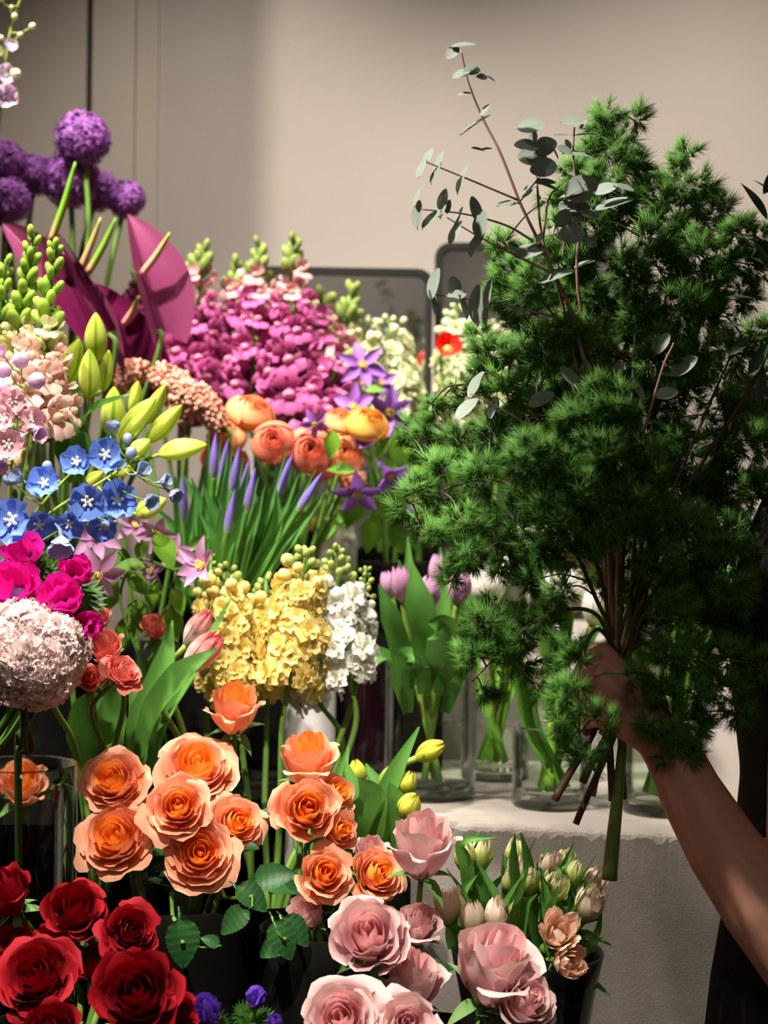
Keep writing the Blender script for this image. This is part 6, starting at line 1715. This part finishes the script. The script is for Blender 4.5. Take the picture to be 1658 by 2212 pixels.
CX, CY = 0.527, 1.44
def chain(pts, rad): return [capsule(pts[i], pts[i + 1], rad[i], rad[i + 1]) for i in range(len(pts) - 1)]
def body_shapes():
    S = []
    wrist = P(1452, 1628, 1.372)
    elbow = P(1745, 2090, 1.33)
    shl = Vector((CX - .125, CY, 1.335)); shr = Vector((CX + .125, CY, 1.335))
    # raised forearm
    S += chain([P(1425, 1590, 1.368), wrist, P(1490, 1710, 1.368), P(1565, 1838, 1.355), P(1650, 1958, 1.342), elbow], [.0225, .0245, .0275, .0325, .0365, .037])
    S += chain([P(1432, 1602, 1.380), P(1475, 1690, 1.378), P(1565, 1838, 1.365)], [.021, .0245, .030])
    S += chain([elbow, elbow.lerp(shl, .5) + Vector((0, -.005, 0)), shl], [.037, .045, .052])
    # back of the hand, knuckles, fingers curled round the stems
    kn = [P(1302, 1410, 1.364), P(1290, 1457, 1.357), P(1289, 1505, 1.358), P(1299, 1550, 1.364)]
    heel = [P(1405, 1535, 1.372), P(1408, 1556, 1.366), P(1410, 1578, 1.366), P(1412, 1598, 1.370)]
    for k in range(4):
        S += chain([heel[k], heel[k].lerp(kn[k], .55) + Vector((0, -.003, 0)), kn[k]], [.0160, .0112, .0092])
        y = (1408, 1457, 1507, 1554)[k]; q = (1.0, 1.06, 1.0, .82)[k]; w = (.0080, .0083, .0080, .0072)[k]
        f = [kn[k], P(1264 + 5 * (k in (0, 3)), y + 4, 1.362 + .032 * q), P(1292, y + 8, 1.366 + .050 * q), P(1326, y + 10, 1.366 + .054 * q)]
        S += chain(f, [w * 1.06, w, w * .92, w * .82])
    # web between the metacarpals and the ball of the thumb
    S += chain([P(1395, 1520, 1.385), P(1360, 1470, 1.375)], [.019, .014])
    S += chain([P(1415, 1560, 1.388), P(1385, 1490, 1.402), P(1352, 1440, 1.412), P(1318, 1412, 1.416)], [.0165, .0130, .0105, .0085])
    # trunk
    def V3(x, y, z): return (CX + x, CY + y, z)
    for z, hw, r, dy in ((1.30, .105, .078, 0), (1.22, .095, .092, -.005), (1.12, .075, .092, 0), (1.04, .070, .094, 0), (.95, .085, .108, .005), (.88, .085, .112, .01)):
        S.append(capsule(V3(-hw, dy, z), V3(hw, dy, z), r, r, 20))
    S += chain([V3(-.05, 0, 1.34), V3(0, .005, 1.40), V3(0, .015, 1.47)], [.075, .056, .052])
    S += chain([V3(.05, 0, 1.34), V3(0, .005, 1.40)], [.075, .056])
    # other arm hanging
    S += chain([V3(.125, 0, 1.335), V3(.185, .0, 1.06), V3(.200, .05, .83)], [.052, .040, .027])
    S += chain([V3(.200, .052, .83), V3(.200, .062, .76)], [.028, .030])
    for k in range(4):
        S += chain([V3(.200, .035 + .018 * k, .745), V3(.198, .037 + .018 * k, .70), V3(.190, .040 + .017 * k, .668)], [.009, .0085, .007])
    S += chain([V3(.190, .035, .80), V3(.180, .015, .76), V3(.178, .010, .725)], [.013, .010, .008])
    # legs
    for s in (-1, 1):
        S += chain([V3(s * .085, .01, .88), V3(s * .09, 0, .47), V3(s * .09, .015, .10)], [.098, .058, .040])
        S += chain([V3(s * .09, .0, .045), V3(s * .10, .16, .035)], [.042, .034])
    # head turned towards the bunch
    hx = Vector((-.75, .66, 0)).normalized()
    hc = Vector((CX, CY + .015, 1.565))
    up = Vector((0, 0, 1)); sd = up.cross(hx)
    S += [capsule(hc - hx * .030 + up * .025, hc + hx * .020 + up * .028, .080, .076, 20)]
    S += chain([hc + hx * .030 - up * .005, hc + hx * .046 - up * .070], [.066, .040])
    S += chain([hc + hx * .093 + up * .010, hc + hx * .112 - up * .026], [.008, .013])
    S += chain([hc + hx * .088 + up * .026 + sd * .03, hc + hx * .088 + up * .026 - sd * .03], [.011, .011])
    for s in (-1, 1):
        S += chain([hc + sd * s * .076 + up * .018, hc + sd * s * .078 - up * .022], [.015, .011])
        S += chain([hc + hx * .070 + sd * s * .040 - up * .025, hc + hx * .05 + sd * s * .05], [.026, .026])
    return S, hc, hx, sd
S, hc, hx, sd = body_shapes()
ORG = Vector((CX, CY, 0))
pe = link('person', fuse('person', S, .0025, M['skin'], ORG, 3, .5), None, Matrix.Translation(ORG))
tag(pe, 'person in dark clothes holding up the fern bunch with a bare forearm', 'person')
def V3(x, y, z): return (CX + x, CY + y, z)
sh = []
zz = [.86, .92, .98, 1.05, 1.12, 1.22, 1.29, 1.345]
for z in np.linspace(.86, 1.345, 26):
    hw = float(np.interp(z, zz, [.108, .106, .102, .098, .096, .108, .112, .110])); r = float(np.interp(z, zz, [.126, .122, .116, .110, .106, .106, .098, .078]))
    sh.append(capsule(V3(-hw, 0, z), V3(hw, 0, z), r, r, 20))
elbow = P(1745, 2090, 1.33); shl = Vector((CX - .125, CY, 1.335))
sh += chain([shl, shl.lerp(elbow, .40)], [.064, .060])
sh += chain([V3(.125, 0, 1.335), V3(.158, 0, 1.18)], [.064, .058])
sh += chain([V3(-.05, 0, 1.355), V3(.05, 0, 1.355)], [.075, .075])
link('shirt', fuse('shirt', sh, .007, M['shirt'], ORG, 6), pe, WM[pe])
tr = [capsule(V3(-.09, .005, .90), V3(.09, .005, .90), .120, .120, 20)]
for s in (-1, 1): tr += chain([V3(s * .085, .01, .86), V3(s * .09, 0, .47), V3(s * .09, .012, .12)], [.112, .080, .068])
link('trousers', fuse('trousers', tr, .009, M['trousers'], ORG, 6), pe, WM[pe])
hr = [capsule(hc - hx * .040 + Vector((0, 0, .036)), hc + hx * .004 + Vector((0, 0, .046)), .084, .080, 20), capsule(hc - hx * .062 + Vector((0, 0, .02)), hc - hx * .070 - Vector((0, 0, .06)), .066, .05, 16),
      capsule(hc - hx * .122 + Vector((0, 0, .0)), hc - hx * .14 - Vector((0, 0, .015)), .035, .03)]
link('hair', fuse('hair', hr, .007, M['hair'], ORG, 4), pe, WM[pe])
up = Vector((0, 0, 1))
for s in (-1, 1):
    c = hc + hx * .083 + sd * s * .031 + up * .006
    b = MB(); b.addm(ellipsoid(.012, .012, .010, (0, 0, 0), 12, 8)); ey = link('eye', b.build('eye', M['eye']), pe, Matrix.Translation(c))
    b = MB(); b.addm(ellipsoid(.006, .006, .006, (0, 0, 0), 10, 6)); link('eye_iris', b.build('eye_iris', M['iris_eye']), ey, Matrix.Translation(c + hx * .0085))
    b = MB(); b.addm(capsule(c + up * .020 - sd * s * .012, c + up * .020 + sd * s * .014, .003, .002, 8)); o = link('eyebrow', b.build('eyebrow', M['hair']), pe, Matrix.Identity(4))
c = hc + hx * .088 - up * .055
b = MB(); b.addm(capsule(c - sd * .016, c + sd * .016, .006, .006, 10)); link('mouth', b.build('mouth', M['lips']), pe, Matrix.Identity(4))
for s in (-1, 1):
    b = MB(); b.addm(ellipsoid(.050, .125, .052, V3(s * .095, .075, .050), 14, 9)); link('shoe', b.build('shoe', M['blackpot']), pe, Matrix.Identity(4))
print('tufts', nt, 'objects', len(bpy.data.objects))
